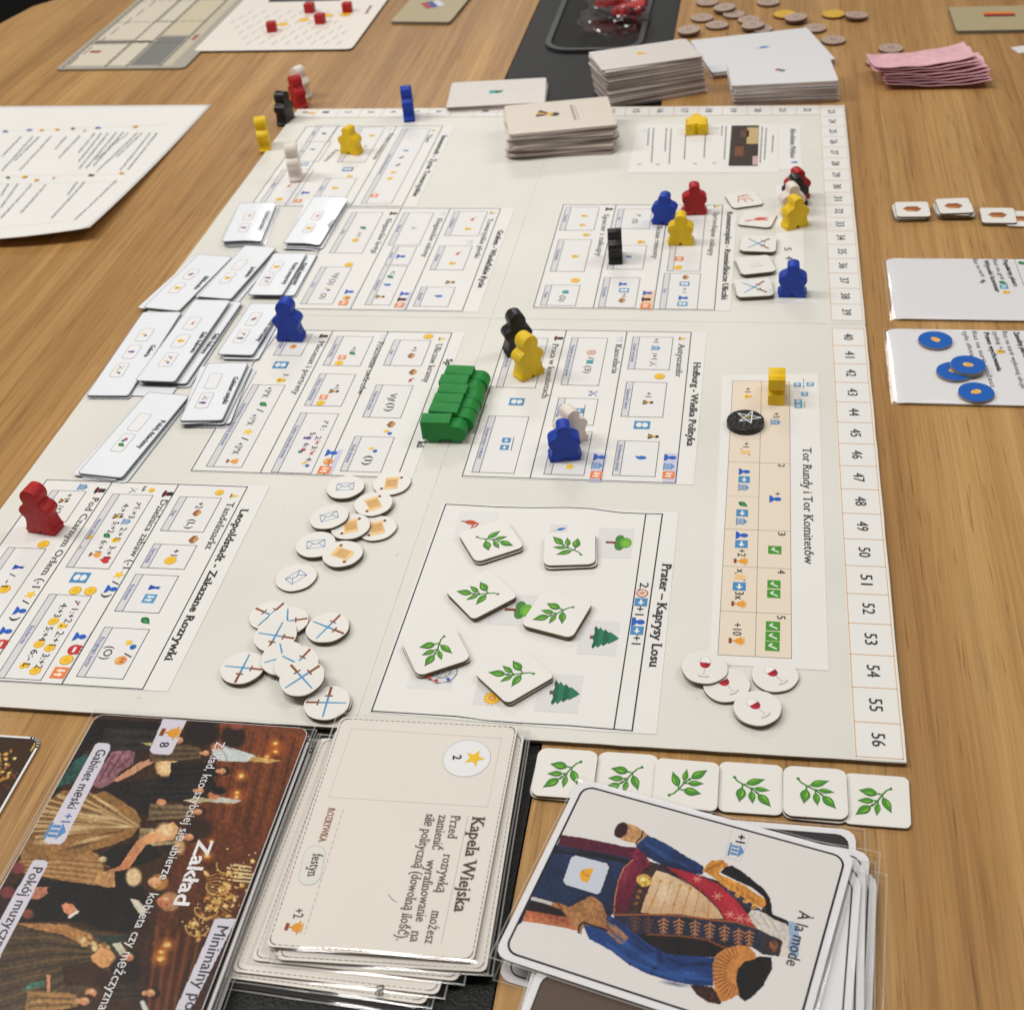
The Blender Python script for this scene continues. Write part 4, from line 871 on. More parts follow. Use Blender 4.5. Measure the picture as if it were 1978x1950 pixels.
# blue tokens on the near right card
BD = [slab_mesh('token_disc', disc_pts(8.9, 44, .006), 1.9, M['tokenblue'], M['greyrim'], bev=.12)]
fist = icon_mesh([('fist', 0, 0, 5.6, 0)], 1.9)
def K5(a, b): return 1578+a*c4, 450+b*c4
hc = TABLE+1.3
for a, h, ang, lb in (((1090,980),hc,-10,'blue token with orange fist nearest the left edge of its card'),((1262,1268),hc,20,'blue token half covered by another blue one'),((1390,1208),hc+1.95,200,'blue token lying on top of another blue one'),((1466,1460),hc,60,'blue token hanging over the near edge of the sleeved card')):
    X, Y = P(*K5(*a), h+1.9); o = link('round_token', BD[0], loc=W(X, Y, h)); o.rotation_euler = (0, 0, math.radians(ang)); tag(o, lb, 'token', 'blue round tokens on the right card'); link('print', fist, o)
# wooden coins at the far right
CD = [slab_mesh('wooden_coin', disc_pts(9.6, 36, 0), 2.6, M[a], M[b], bev=.5) for a, b in (('coinwood','coinwoodside'),('coinyellow','coinwoodside'))]
CM = icon_mesh([('coinmark', 0, 0, 17, 0)], 2.6)
coins = [(1366,3,0,0,'farthest left, cut by the top of the picture'),(1400,13,2.6,0,'leaning on others near the top'),(1418,26,0,0,'in the middle of the left cluster'),(1356,33,0,0,'above the leftmost one'),(1385,47,0,0,'right of the leftmost one'),(1331,56,2.6,0,'leftmost and nearest the black strip'),(1447,37,0,0,'beside the white card decks'),(1455,47,2.6,0,'resting on another one beside the decks'),(1484,3,0,0,'cut by the top of the picture, right of the cluster'),
         (1516,26.5,0,1,'yellow, beneath a pale one'),(1538,32,2.6,0,'resting on the yellow one'),(1610,26,0,1,'yellow, at the right'),(1654,28,1.5,0,'leaning on the right yellow one'),(1574,53,0,0,'half behind the white cards'),(1610,76,0,0,'lying right of the white cards'),(1721,92,0,0,'lying above the pink notes'),(1697,118,0,0,'half under the pink notes'),(1470,54,0,0,'tucked behind the white deck')]
for u, v, h, k, t in coins:
    X, Y = P(u, v, TABLE+h+2.6); o = link('wooden_coin', CD[k], loc=W(X, Y, TABLE+h)); o.rotation_euler = (0, math.radians(4 if h else 0), random.uniform(0, 6)); k or link('print', CM, o)
    tag(o, 'small wooden coin '+t, 'coin', 'wooden coins at the far side')

# ================================================================== SQUARE TILES
TW = 23.0
def cut_tile(w_, r_):
    pts = rrect(w_+random.uniform(-.4, .4), w_+random.uniform(-.4, .4), r_+random.uniform(-.9, .5), 5); kx, ky = random.uniform(-.02, .02), random.uniform(-.015, .015)
    return slab_mesh('tile', [(x+y*kx+random.uniform(-.07, .07), y+x*ky+random.uniform(-.07, .07)) for x, y in pts], 1.3, M['tilewhite'], M['tileside'], bev=.2)
SQ = [cut_tile(TW, 3.2) for _ in range(7)]; SQ2 = [cut_tile(21, 3.0) for _ in range(6)]
BR = icon_mesh([('branch', 0, 0, 23, 0)], 1.3)
def tile(c, e0, e1, h, k, label, group, me=SQ, pk=BR, th=1.3):
    X, Y = P(*c, h+th); q0, q1 = P(*e0, h+th), P(*e1, h+th); a = math.atan2(-(q1[1]-q0[1]), q1[0]-q0[0])
    o = link('square_tile', random.choice(me), loc=W(X, Y, h)); o.rotation_euler = (0, 0, a); tag(o, label, 'tile', group)
    if pk is not None: pr_ = link('print', pk, o, loc=(random.uniform(-.0007, .0007), random.uniform(-.0007, .0007), 0)); pr_.rotation_euler = (0, 0, math.radians(90*k+random.uniform(-2.5, 2.5)))
    return o
def K7(a, b): return 700+a*c45, 950+b*c45
gt = 'leaf tiles on the Prater sheet'
for c, a, b, k, lb in (((1050,388),(930,545),(1270,440),0,'leaf tile on the Prater sheet beside the red dragon'),((1695,458),(1520,600),(1880,588),2,'leaf tile on the Prater sheet below the blue feather'),((972,828),(900,1020),(1240,845),2,'leaf tile turned like a diamond left of the printed tree'),
                       ((1592,990),(1330,1080),(1680,1175),-1,'leaf tile covering part of a printed leafy tree'),((600,1288),(445,1480),(855,1345),-1,'leaf tile over the printed ferris wheel'),((1243,1490),(1195,1705),(1535,1505),2,'leaf tile turned like a diamond touching the sunflower')):
    tile(K7(*c), K7(*a), K7(*b), 1.32+HP, k, lb, gt)
    x, y = K7(*c); tile((x+random.uniform(-1,2.5), y+4+random.uniform(0,2)), K7(*a), K7(*b), HP, k, 'blank lower tile beneath the '+lb, gt, pk=None)
def KA(a, b): return 1000+a*.2888, 1400+b*.2888
def KB(a, b): return 1250+a*.28871, 1400+b*.28871
gt = 'leaf tiles in a row along the near edge of the board'
for c, dbl, k, lb in ((KA(315,318),1,-1,'leaf tile first from the left in the near row'),(KA(724,345),0,-1,'leaf tile second from the left, touched by the uniform card'),(KB(262,392),1,1,'leaf tile third from the left with its sprig stem low'),(KB(692,418),0,0,'leaf tile fourth from the left in the near row'),(KB(1125,446),1,0,'leaf tile fifth from the left, overlapping the last one'),(KB(1538,500),0,-1,'leaf tile at the right end of the near row')):
    h = TABLE+(1.35 if dbl else 0.02)
    tile(c, (c[0]-40, c[1]-3), (c[0]+40, c[1]+3.2), h, k, lb, gt)
    if dbl: tile((c[0]+random.uniform(-3,3), c[1]+random.uniform(5,8)), (c[0]-40, c[1]-3), (c[0]+40, c[1]+4), TABLE+.02, 0, 'plain tile beneath the '+lb, gt, pk=None)
gt = 'square goods tiles beside the Rotenturmplatz sheet'
PK2 = {n: icon_mesh([(n, 0, 0, s, a)], 1.3) for n, s, a in (('chair',13,0),('lobster',16,0),('swords',16,90),('ghost',14,0))}
for c, a, b, n, h, lb in (((415,165),(350,245),(570,215),'chair',.3,'goods tile with an orange chair, farthest of the five'),((540,345),(350,405),(620,432),'lobster',.6,'goods tile with a red lobster, cut corners'),((550,570),(375,650),(690,660),'swords',1.34,'goods tile with crossed swords, third from the far end'),((520,765),(390,858),(695,825),'ghost',1.34,'goods tile that is almost blank, fourth from the far end'),((505,975),(340,1070),(680,1050),'swords',1.34,'goods tile with crossed swords nearest the fold')):
    f3 = lambda q: (1350+q[0]*c4, 350+q[1]*c4)
    tile(f3(c), f3(a), f3(b), HP+(h if h > 1 else 0.05), 0, lb, gt, me=SQ2, pk=PK2[n], th=1.3)
    if h > 1: tile((f3(c)[0]-2.5, f3(c)[1]+1), f3(a), f3(b), HP+.02, 0, 'tile beneath the '+lb, gt, me=SQ2, pk=None, th=1.3)
gt = 'small piles of parcel tiles at the right'
HX = icon_mesh([('hexbrown', 0, 0, 13, 0)], 1.3)
def KR(a, b): return 1478+a*c5, b*c5
for c, n, lb, tilt in (((1085,1538),3,'left pile',0),((1393,1512),4,'middle pile',0),((1715,1583),2,'right pile',0),((1895,1608),1,'pile at the picture edge',0)):
    for k in range(n):
        h = TABLE+1.36*k+.02; u, v = KR(*c); v += (n-1-k)*1.36*2.55; top = k == n-1
        dx = 0 if top else random.uniform(-9, 5)
        tile((u+dx, v+(0 if top else random.uniform(-1,1.5))), (u-30, v), (u+30, v+random.uniform(-3,2)), h, 0, ('parcel tile on top of the '+lb) if top else (('lowest','second lowest','third lowest')[k]+' parcel tile of the '+lb), gt, me=SQ2, pk=HX, th=1.3)

# ================================================================== CARDS
def card_mesh(name, wd, ht, r, t, top, side, zf=None, nx=8, ny=12):
    """rounded card with real thickness; zf(x, y) bends it; local mm, x right, y up"""
    ys = sorted(set([-ht/2+r*(1-math.cos(math.radians(a))) for a in (0,30,60,90)]+[ht/2-r*(1-math.cos(math.radians(a))) for a in (0,30,60,90)]+list(np.linspace(-ht/2+r, ht/2-r, ny))))
    V, Fc, fm = [], [], []; zf = zf or (lambda x, y: 0)
    for lay, zz in ((0, t), (1, 0)):
        for y in ys:
            d = min(y+ht/2, ht/2-y); hw = wd/2-(r-math.sqrt(max(0, r*r-(r-d)**2)) if d < r else 0)
            for i in range(nx+1):
                x = -hw+2*hw*i/nx; V.append((x*.001, y*.001, (zz+zf(x, y))*.001))
    N = (nx+1)*len(ys)
    for j in range(len(ys)-1):
        for i in range(nx):
            a = j*(nx+1)+i; Fc.append((a, a+1, a+nx+2, a+nx+1)); fm.append(0); Fc.append((N+a+nx+1, N+a+nx+2, N+a+1, N+a)); fm.append(1)
        for i, s_ in ((0, 1), (nx, -1)):
            a = j*(nx+1)+i; b = a+nx+1; Fc.append((a, b, N+b, N+a)[::s_]); fm.append(1)
    for j, s_ in ((0, -1), (len(ys)-1, 1)):
        for i in range(nx): a = j*(nx+1)+i; Fc.append((a, a+1, N+a+1, N+a)[::s_]); fm.append(1)
    me = mesh(name, V, Fc, [top, side], fm)
    bm = bmesh.new(); bm.from_mesh(me); bmesh.ops.recalc_face_normals(bm, faces=bm.faces); bm.to_mesh(me); bm.free()
    for p_ in me.polygons: p_.use_smooth = p_.material_index == 0
    me.set_sharp_from_angle(angle=math.radians(40)); return me
def place(o, ctr, ang, h): o.location = W(ctr[0], ctr[1], h); o.rotation_euler = (0, 0, ang); return o

# --- decks: every card an object of its own
def deck(corners, htop, hbot, n, top, side, lab_top, lab, group, r=2.0, jit=.7, rj=1.4, lean=(0, 0), spread=None):
    ctr, ang, wd, ht = fit_rect(corners, htop)
    t = (htop-hbot)/n; ms = [card_mesh('deck_card', wd, ht, r, t*.95, top, side[k % len(side)], nx=2, ny=2) for k in range(len(side)*1)]
    out = []
    for k in range(n):
        last = k == n-1; f = (n-1-k)
        jit_ = jit*random.choice((.3,.4,1)); X = ctr[0]+(0 if last else random.uniform(-jit_, jit_)+lean[0]*f); Y = ctr[1]+(0 if last else random.uniform(-jit, jit)+lean[1]*f)
        a = ang+(0 if last else math.radians(random.uniform(-rj, rj)))
        if spread and not last: a += math.radians(spread(k/n))
        o = link('playing_card', ms[k % len(ms)]); place(o, (X, Y), a, hbot+t*k+.01); tag(o, lab_top if last else lab, 'card', group); out.append(o)
    return out[-1], (ctr, ang, wd, ht), htop
ds = [mat('deck_side', c, .4, .4, noise=.25, nscale=30) for c in ((190,176,168),(158,144,138),(208,196,188),(178,164,158),(200,188,182),(140,128,124))]
def Q(R, *pts): return [(R[0]+a*R[2], R[1]+b*R[2]) for a, b in pts]
R8 = (820, 120, .22257)
def deckprint(parent, h, items, R):
    p = Print(h=h-.1).reg(*R)
    for it in items: p.icon(it[0], it[1:3], it[3], it[4])
    p.build(parent)
t_, _, _ = deck(Q(R8, (225,175),(1060,140),(1040,352),(213,390)), 4.0, TABLE, 8, M['deckwhite'], ds, 'top card of the low deck behind the board, teal emblem', 'card of the low deck behind the board', 'low deck behind the board', jit=1.0)
deckprint(t_, 4.0, [('teal',598,260,8,0),('leaf',655,257,8,0)], R8)
t_, _, _ = deck(Q(R8, (680,378),(1580,302),(1682,550),(745,622)), 19.5, HP, 26, M['deck'], ds, 'top card of the deck on the board, black and yellow figure emblem', 'card inside the deck standing on the board', 'deck standing on the board', jit=.9, rj=1.6, spread=lambda f: -9*max(0, .45-f)*2.2+3.5*math.sin(f*17))
p = Print(h=19.4).reg(*R8); p.icon('lady', (1075,452), 17, -96); p.pl([(1270,378),(1310,500)], 1.6, (150,144,138)); p.pl([(1300,378),(1340,495)], .8, (170,164,158)); p.build(t_)
R1 = (1000, 0, c5)
t_, _, _ = deck(Q(R1, (515,385),(1245,285),(1348,412),(625,522)), 27.0, TABLE, 34, M['deckwhite'], ds, 'top card of the tallest deck behind the board', 'card inside the tallest deck behind the board', 'tallest deck behind the board', jit=1.0, rj=1.5, lean=(.12, .02), spread=lambda f: 5.0 if f > .94 else 2.5)
deckprint(t_, 27.0, [('bag',905,394,8,-90)], R1)
t_, _, _ = deck([(1333,79),(1565,52),(1604,113),(1378,143)], 3.0, TABLE, 6, M['glosswhite'], ds, 'wide white card with a blue dress emblem behind the decks', 'card under the wide white card with the blue dress', 'white cards with a blue dress')
deckprint(t_, 3.0, [('feather',1805,350,14,0)], R1)
t_, _, _ = deck([(1404,121),(1601,113),(1622,156),(1413,166)], 14.0, TABLE, 22, M['glosswhite'], ds, 'top card of the white deck behind the right of the board', 'card inside the white deck behind the right of the board', 'white deck behind the right of the board', lean=(.1, .02))
deckprint(t_, 14.0, [('gem',1478+0,0,.1,0)], R1)
p = Print(h=13.9).reg(0, 0, 1); p.icon('gem', (1507,136), 9.5, 0); p.build(t_)
# khaki country cards, far left and far right
for cs, ic, ia, lb in (([(786,0),(899,0),(866,44),(757,39)], 'flagru', (836,9), 'khaki card left of the black strip with a white, blue and red flag'), ([(1832,14),(2010,10),(2030,56),(1848,60)], 'flagde', (1930,28), 'khaki card at the right edge with a black, red and gold flag')):
    for k in range(3):
        ctr, ang, wd, ht = fit_rect(cs, TABLE+3)
        if ic == 'flagru': ctr = ctr-np.array([-2, 8]); ht += 18
        o = link('playing_card', card_mesh('country_card', wd, ht, 3, .95, M['khaki'], M['khakiside'], nx=2, ny=2)); place(o, ctr, ang, TABLE+k*1.0)
        tag(o, lb if k == 2 else ('lowest','middle')[k]+' card beneath the '+lb.split(',')[0], 'card', 'khaki country cards')
    p = Print(h=TABLE+2.97).reg(0, 0, 1); p.icon(ic, ia, 25 if ic == 'flagde' else 18, 0 if ic == 'flagde' else -60); p.build(o)
# scrap of paper cut by the right edge
o = link('paper_scrap', card_mesh('paper_scrap', 40, 14, 1, .3, M['glosswhite'], M['glosswhite'], nx=2, ny=2)); place(o, P(2005, 92, TABLE), .35, TABLE+.1); tag(o, 'torn white scrap cut off by the right edge', 'paper')
o = link('printed_slip', card_mesh('printed_slip', 60, 30, 2, .4, M['bluecard'], M['cardside'], nx=2, ny=2)); place(o, P(1968, -14, TABLE), 0, TABLE+.1); tag(o, 'pale blue card cut by the top right corner', 'card')

# --- pink bank notes, curled and fanned
for k in range(8):
    L, Wd = 78, 30
    def zf(x, y, k=k): return 3.6*(x/39)**2*(1.0 if x > 0 else .7)+(.012*y*y)+.35*math.sin(x*.22+k*1.7)
    me = card_mesh('bank_note', L, Wd, .5, .25, M['pink'], M['pink'], zf=zf, nx=16, ny=4)
    ctr = P(1798+k*(-1.0), 150-k*2.0, TABLE+4); ctr = ctr+np.array([random.uniform(-1.5, 1.5), -k*.5])
    o = link('bank_note', me); place(o, (ctr[0]+(-4 if k > 4 else 3), ctr[1]), math.radians(1+k*1.5+(4 if k == 7 else 0)+random.uniform(-1.2,1.2)), TABLE+.4+k*1.25); tag(o, 'top pink play money note of the curled bundle' if k == 7 else ('lowest','second lowest','third from below','fourth from below','fifth from below','third from the top','second from the top')[min(k,6)]+' pink play money note of the curled bundle', 'play money', 'bundle of pink play money')

# --- small room cards piled on the left of the board
R0 = (0, 400, c5); R4 = (400, 400, c4); R5 = (500, 0, c5)
gr = 'small room cards'
WHITEB = (236,234,234)
def room(R, corners, htop, n, name, boxes, tx, lab, und=(), bend=0.0, boxsz=(7.5,9.5), ics=None, r=1.7):
    cs = Q(R, *corners); ctr, ang, wd, ht = fit_rect(cs, htop)
    t = .75
    zf = (lambda x, y: -bend*max(0, x/(wd/2))**2*1.0) if bend else None
    me = card_mesh('room_card', wd, ht, r, .45, M['bluecard'], M['cardside'], zf=zf, nx=8, ny=6)
    o = link('room_card', me); place(o, ctr, ang, htop-.45); tag(o, lab, 'card', gr)
    for k in range(n):
        h = max(HP+.02+k*t, HP); q = link('room_card', me); dx, dy, da = und[k] if k < len(und) else (random.uniform(-1,1), random.uniform(-1,1), random.uniform(-1.5,1.5))
        place(q, (ctr[0]+dx, ctr[1]+dy), ang+math.radians(da), h); tag(q, ('lowest','second lowest','third lowest','fourth lowest')[k]+' card beneath the '+lab, 'card', gr)
    p = Print(h=htop).reg(*R)
    ca, sa = math.cos(ang), math.sin(ang)
    def loc(x, y): return (ctr[0]+x*ca-y*sa, ctr[1]-(x*sa+y*ca))
    out = rrect(wd-.5, ht-.5, r, 4); p.line([loc(*q_) for q_ in out+out[:1]], .3, (150,154,166), 2)
    for i, b in enumerate(boxes):
        c = P(R[0]+b[0]*R[2], R[1]+b[1]*R[2], htop); rr = rrect(boxsz[0], boxsz[1]*1.5, 1.8, 3)
        pts = [(c[0]+x*ca-y*sa, c[1]-(x*sa+y*ca)) for x, y in rr]
        p.face(pts, WHITEB, 2); p.line(pts+pts[:1], .22, (150,150,158), 3)
        for j, nm in enumerate((ics or ['redlobster']*9)[i].split('+')):
            m_ = len((ics or ['redlobster']*9)[i].split('+'))
            if nm: p.icon_mm(nm, (c[0], c[1]+(j-(m_-1)/2)*4.6), 4.4)
    if tx: p.text(name, tx[0], tx[1], tx[2] if len(tx) > 2 else 2.9, (56,58,64), 1, True)
    p.build(o); return o
room(R0, ((1035,770),(1345,770),(935,1390),(650,1385)), 2.0, 1, 'Galeria', ((1065,940),(970,1065),(880,1198)), ((1118,1015),(1058,1102)), 'room card named Galeria at the left edge of the board', ((.6,.6,0),), ics=('carnival','purple','swords+carnival'))
room(R0, ((1440,680),(1770,705),(1380,1300),(1075,1290)), 2.2, 1, 'Sala balowa', (), ((1585,930),(1478,1078)), 'room card half covered by the other ballroom card', ((1.0,1.2,1),))
room(R0, ((1412,672),(1685,690),(1298,1285),(1018,1278)), 4.4, 1, 'Sala balowa', ((1415,855),(1330,985),(1240,1122)), ((1492,920),(1398,1072)), 'topmost ballroom card with three boxes', ((0,9,0),), ics=('redlobster','bag','dice+carnival'))
room(R0, ((1450,335),(1690,372),(1335,765),(1073,742)), 1.8, 1, 'Biblioteka', ((1405,495),(1305,595)), ((1510,510),(1425,605)), 'room card named Biblioteka at the far left of the pile', ((-3.4,-1,-2),), ics=('gem','bag'), boxsz=(6.5,8.5))
room(R4, ((318,352),(640,365),(215,858),(-55,815)), 3.0, 2, 'Jadalnia', ((300,530),(190,652)), ((415,550),(345,645)), 'room card named Jadalnia overlapping its neighbours', ((2.8,3.6,1),(-2,-2,-1)), ics=('','bag'), boxsz=(6.5,9))
room(R4, ((700,425),(990,440),(825,815),(500,812)), 1.6, 1, 'Pokój muzyczny', (), ((885,520),(785,718)), 'room card half under the other music room card', ((.5,.5,1),))
room(R4, ((625,418),(912,430),(700,805),(358,812)), 3.2, 0, 'Pokój muzyczny', ((640,550),(553,668)), ((800,515),(690,712)), 'upper music room card near the Graben sheet', ics=('bag','purple+dice'), boxsz=(6.5,9.5))
room(R4, ((262,-40),(640,-42),(488,300),(168,318)), 4.0, 3, 'Pokój karciany', ((385,80),(340,190)), ((545,40),(475,208)), 'curved room card farthest to the left', ((3.4,1.2,-1),(2.0,.5,1),(1,0,0)), bend=1.2, ics=('redlobster','purple'), boxsz=(6.2,8.5))
room(R5, ((395,1445),(640,1450),(455,1795),(192,1785)), 4.4, 3, 'Hol', ((430,1590),(370,1680)), ((532,1620),(498,1662)), 'curved room card named Hol next to the Graben sheet', ((-3,-1.2,6),(.4,2.2,-1),(1,1,1)), bend=1.2, ics=('redlobster','bag'), boxsz=(6.2,8.5))
room(R4, ((400,885),(690,888),(440,1372),(93,1345)), 3.2, 2, 'Salon karciany', ((430,1030),(320,1187)), ((612,1010),(452,1238)), 'room card touching the blue wooden figure', ((4.5,1.2,-4),(2.2,1.5,2)), ics=('gem','dice+purple'), boxsz=(6.5,10))
room(R0, ((1515,1145),(1812,1145),(1650,1572),(1335,1568)), 4.0, 4, 'Gabinet męski', ((1570,1280),(1505,1422)), ((1722,1250),(1635,1448)), 'room card named Gabinet męski on a pile of five', ((3.2,1.0,-3),(2.4,-.3,2),(1.6,.6,-1),(-1.8,.8,4)), ics=('','swords+purple'), boxsz=(7,10))
room(R0, ((1055,1350),(1378,1390),(905,2000),(612,1955)), 2.6, 2, 'Pokój dziecinny', ((1025,1582),(905,1732)), ((1188,1570),(1008,1775)), 'room card named Pokój dziecinny nearest the Leopoldstadt sheet', ((1.4,1.4,1.5),(-1.5,.4,-2)), ics=('','gem+leaf'), boxsz=(7,10.5))

# ================================================================== PAINTED CARDS (colour attribute on a fine grid)
def fbm(x, y, s, seed=0):
    r = np.zeros_like(x); a = 1.0; g = np.random.default_rng(seed)
    for k in range(5):
        for _ in range(3):
            t = g.uniform(0, 6.28); f = 2**k/s; r += a*np.sin((x*math.cos(t)+y*math.sin(t))*f*6.28+g.uniform(0, 6.28)+1.3*np.sin((x*math.sin(t)-y*math.cos(t))*f*4+g.uniform(0, 6.28)))
        a *= .6
    return r/5.0
def inside(x, y, poly):
    c = np.zeros(x.shape, bool); n = len(poly)
    for i in range(n):
        x0, y0 = poly[i]; x1, y1 = poly[(i+1) % n]
        if y0 == y1: continue
        m_ = ((y0 > y) != (y1 > y)) & (x < (x1-x0)*(y-y0)/(y1-y0)+x0); c ^= m_
    return c
class Paint:
    """paints colours at the points (x, y); coordinates are those of an enlarged view of the photograph"""
    def __init__(s, x, y, base, seed=3, warp=3.0):
        s.x, s.y = x, y; s.c = np.tile(np.array(base, float), (len(x), 1)); s.n1 = fbm(x, y, 260, seed); s.n2 = fbm(x, y, 45, seed+1); s.n3 = fbm(x, y, 14, seed+2)
        s.wx = x+s.n2*warp; s.wy = y+fbm(x, y, 50, seed+5)*warp
    def poly(s, pts, col, nz=.12, grad=None, warp=1):
        X, Y = (s.wx, s.wy) if warp else (s.x, s.y)
        m_ = inside(X, Y, pts)
        if not m_.any(): return
        c = np.array(col, float); f = 1+nz*(s.n1[m_]*.8+s.n2[m_]*.9+s.n3[m_]*.6)
        v = c[None]*f[:, None]
        if grad:
            (gx0, gy0), (gx1, gy1), c2 = grad; d2 = (gx1-gx0)**2+(gy1-gy0)**2
            t = np.clip(((s.x[m_]-gx0)*(gx1-gx0)+(s.y[m_]-gy0)*(gy1-gy0))/d2, 0, 1)[:, None]; v = (v*(1-t)+np.array(c2)[None]*f[:, None]*t)
        s.c[m_] = v
    def blob(s, cx, cy, rx, ry, col, ang=0, soft=.5, nz=.15, a=1.0):
        ca, sa = math.cos(math.radians(ang)), math.sin(math.radians(ang)); dx, dy = s.wx-cx, s.wy-cy
        d = np.sqrt(((dx*ca+dy*sa)/rx)**2+((-dx*sa+dy*ca)/ry)**2); t = np.clip((1-d)/max(soft, .02), 0, 1)*a
        c = np.array(col, float)[None]*(1+nz*(s.n2+s.n3*.7))[:, None]; s.c = s.c*(1-t[:, None])+c*t[:, None]
    def line(s, pts, wd, col, a=1.0, nz=.1, warp=1):
        X, Y = (s.wx, s.wy) if warp else (s.x, s.y)
        d = np.full(X.shape, 1e9)
        for (x0, y0), (x1, y1) in zip(pts, pts[1:]):
            L2 = (x1-x0)**2+(y1-y0)**2+1e-9; t = np.clip(((X-x0)*(x1-x0)+(Y-y0)*(y1-y0))/L2, 0, 1)
            d = np.minimum(d, np.hypot(X-x0-t*(x1-x0), Y-y0-t*(y1-y0)))
        k = np.clip((wd/2-d)/(wd*.2+1)+.5, 0, 1)*a; c = np.array(col, float)[None]*(1+nz*s.n3)[:, None]; s.c = s.c*(1-k[:, None])+c*k[:, None]
def painted(name, parent, ctr, ang, w0, w1, h0, h1, htop, R, nx, ny, fn, base, rad=0, mater=None, hf=None):
    """grid over local x in [w0, w1], y in [h0, h1] (mm, y up) of a card at ctr/ang"""
    gx, gy = np.meshgrid(np.linspace(w0, w1, nx), np.linspace(h0, h1, ny)); gx, gy = gx.ravel(), gy.ravel()
    if rad:                                      # pull the corner points in to round the corners
        cx_ = np.clip(gx, w0+rad, w1-rad); cy_ = np.clip(gy, h0+rad, h1-rad); dx, dy = gx-cx_, gy-cy_
        k = (np.abs(dx) > 0) & (np.abs(dy) > 0); m_ = np.maximum(np.abs(dx), np.abs(dy)); d = np.hypot(dx, dy)
        gx = np.where(k, cx_+dx*m_/np.maximum(d, 1e-9), gx); gy = np.where(k, cy_+dy*m_/np.maximum(d, 1e-9), gy)
    ca, sa = math.cos(ang), math.sin(ang); X = ctr[0]+gx*ca-gy*sa; Y = ctr[1]-(gx*sa+gy*ca)
    u, v = proj(X, Y, htop); x = (u-R[0])/R[2]; y = (v-R[1])/R[2]
    pt = Paint(x, y, base); fn(pt)
    c = np.clip(pt.c, 2, 250)/255; c = np.where(c <= .04045, c/12.92, ((c+.055)/1.055)**2.4)
    me = bpy.data.meshes.new(name); idx = np.arange(nx*ny).reshape(ny, nx)
    q = np.stack([idx[:-1,:-1], idx[:-1,1:], idx[1:,1:], idx[1:,:-1]], -1).reshape(-1, 4)
    me.from_pydata(np.stack([X/1000, -Y/1000, np.full(X.shape, (htop+.06-TABLE)/1000)], -1).tolist(), [], q.tolist())
    at_ = me.color_attributes.new('ink', 'FLOAT_COLOR', 'POINT'); at_.data.foreach_set('color', np.concatenate([c, np.ones((len(c), 1))], 1).astype(np.float32).ravel())
    me.materials.append(mater or M['inkgloss']); me.update()
    o = bpy.data.objects.new(name, me); COL.objects.link(o); o.parent = parent; bpy.context.view_layer.update(); o.matrix_parent_inverse = parent.matrix_world.inverted(); return o
def sleeve(parent, w_, h_, m0, m1, m2, m3, zt, curl=(0,0,0,0), seam=.5):
    """clear sleeve over a card of w_ x h_; margins left, right, bottom, top; the edges may curl down"""
    x0, x1, y0, y1 = -w_/2-m0, w_/2+m1, -h_/2-m2, h_/2+m3
    xs = sorted(set(list(np.linspace(x0, x0+6, 7))+list(np.linspace(x0+6, x1-6, 8))+list(np.linspace(x1-6, x1, 7)))); ys = sorted(set(list(np.linspace(y0, y0+6, 7))+list(np.linspace(y0+6, y1-6, 10))+list(np.linspace(y1-6, y1, 7))))
    def z(x, y):
        r = zt
        for d, c in ((x-x0, curl[0]), (x1-x, curl[1]), (y-y0, curl[2]), (y1-y, curl[3])):
            if d < 6: r -= c*((6-d)/6)**2
        return r+.12*math.sin(x*.21+y*.13)+.08*math.sin(y*.5+x*.07)
    V = [(x*.001, y*.001, z(x, y)*.001) for y in ys for x in xs]; n = len(xs)
    Fc = [(j*n+i, j*n+i+1, (j+1)*n+i+1, (j+1)*n+i) for j in range(len(ys)-1) for i in range(n-1)]
    o = link('clear_sleeve', mesh('clear_sleeve', V, Fc, [M['sleeve']], smooth=True), parent)
    # welded seam round the rim
    V, Fc = [], []
    def strip(pts):
        i = len(V)
        for (xa, ya), (xb, yb_) in pts: V.append((xa*.001, ya*.001, (z(xa, ya)+.05)*.001)); V.append((xb*.001, yb_*.001, (z(xb, yb_)+.05)*.001))
        for k in range(len(pts)-1): Fc.append((i+2*k, i+2*k+2, i+2*k+3, i+2*k+1))
    sW = seam
    strip([((x, y0), (x, y0+sW)) for x in xs]); strip([((x, y1-sW), (x, y1)) for x in xs]); strip([((x0, y), (x0+sW, y)) for y in ys]); strip([((x1-sW, y), (x1, y)) for y in ys])
    link('sleeve_seam', mesh('sleeve_seam', V, Fc, [M['seam']]), parent)

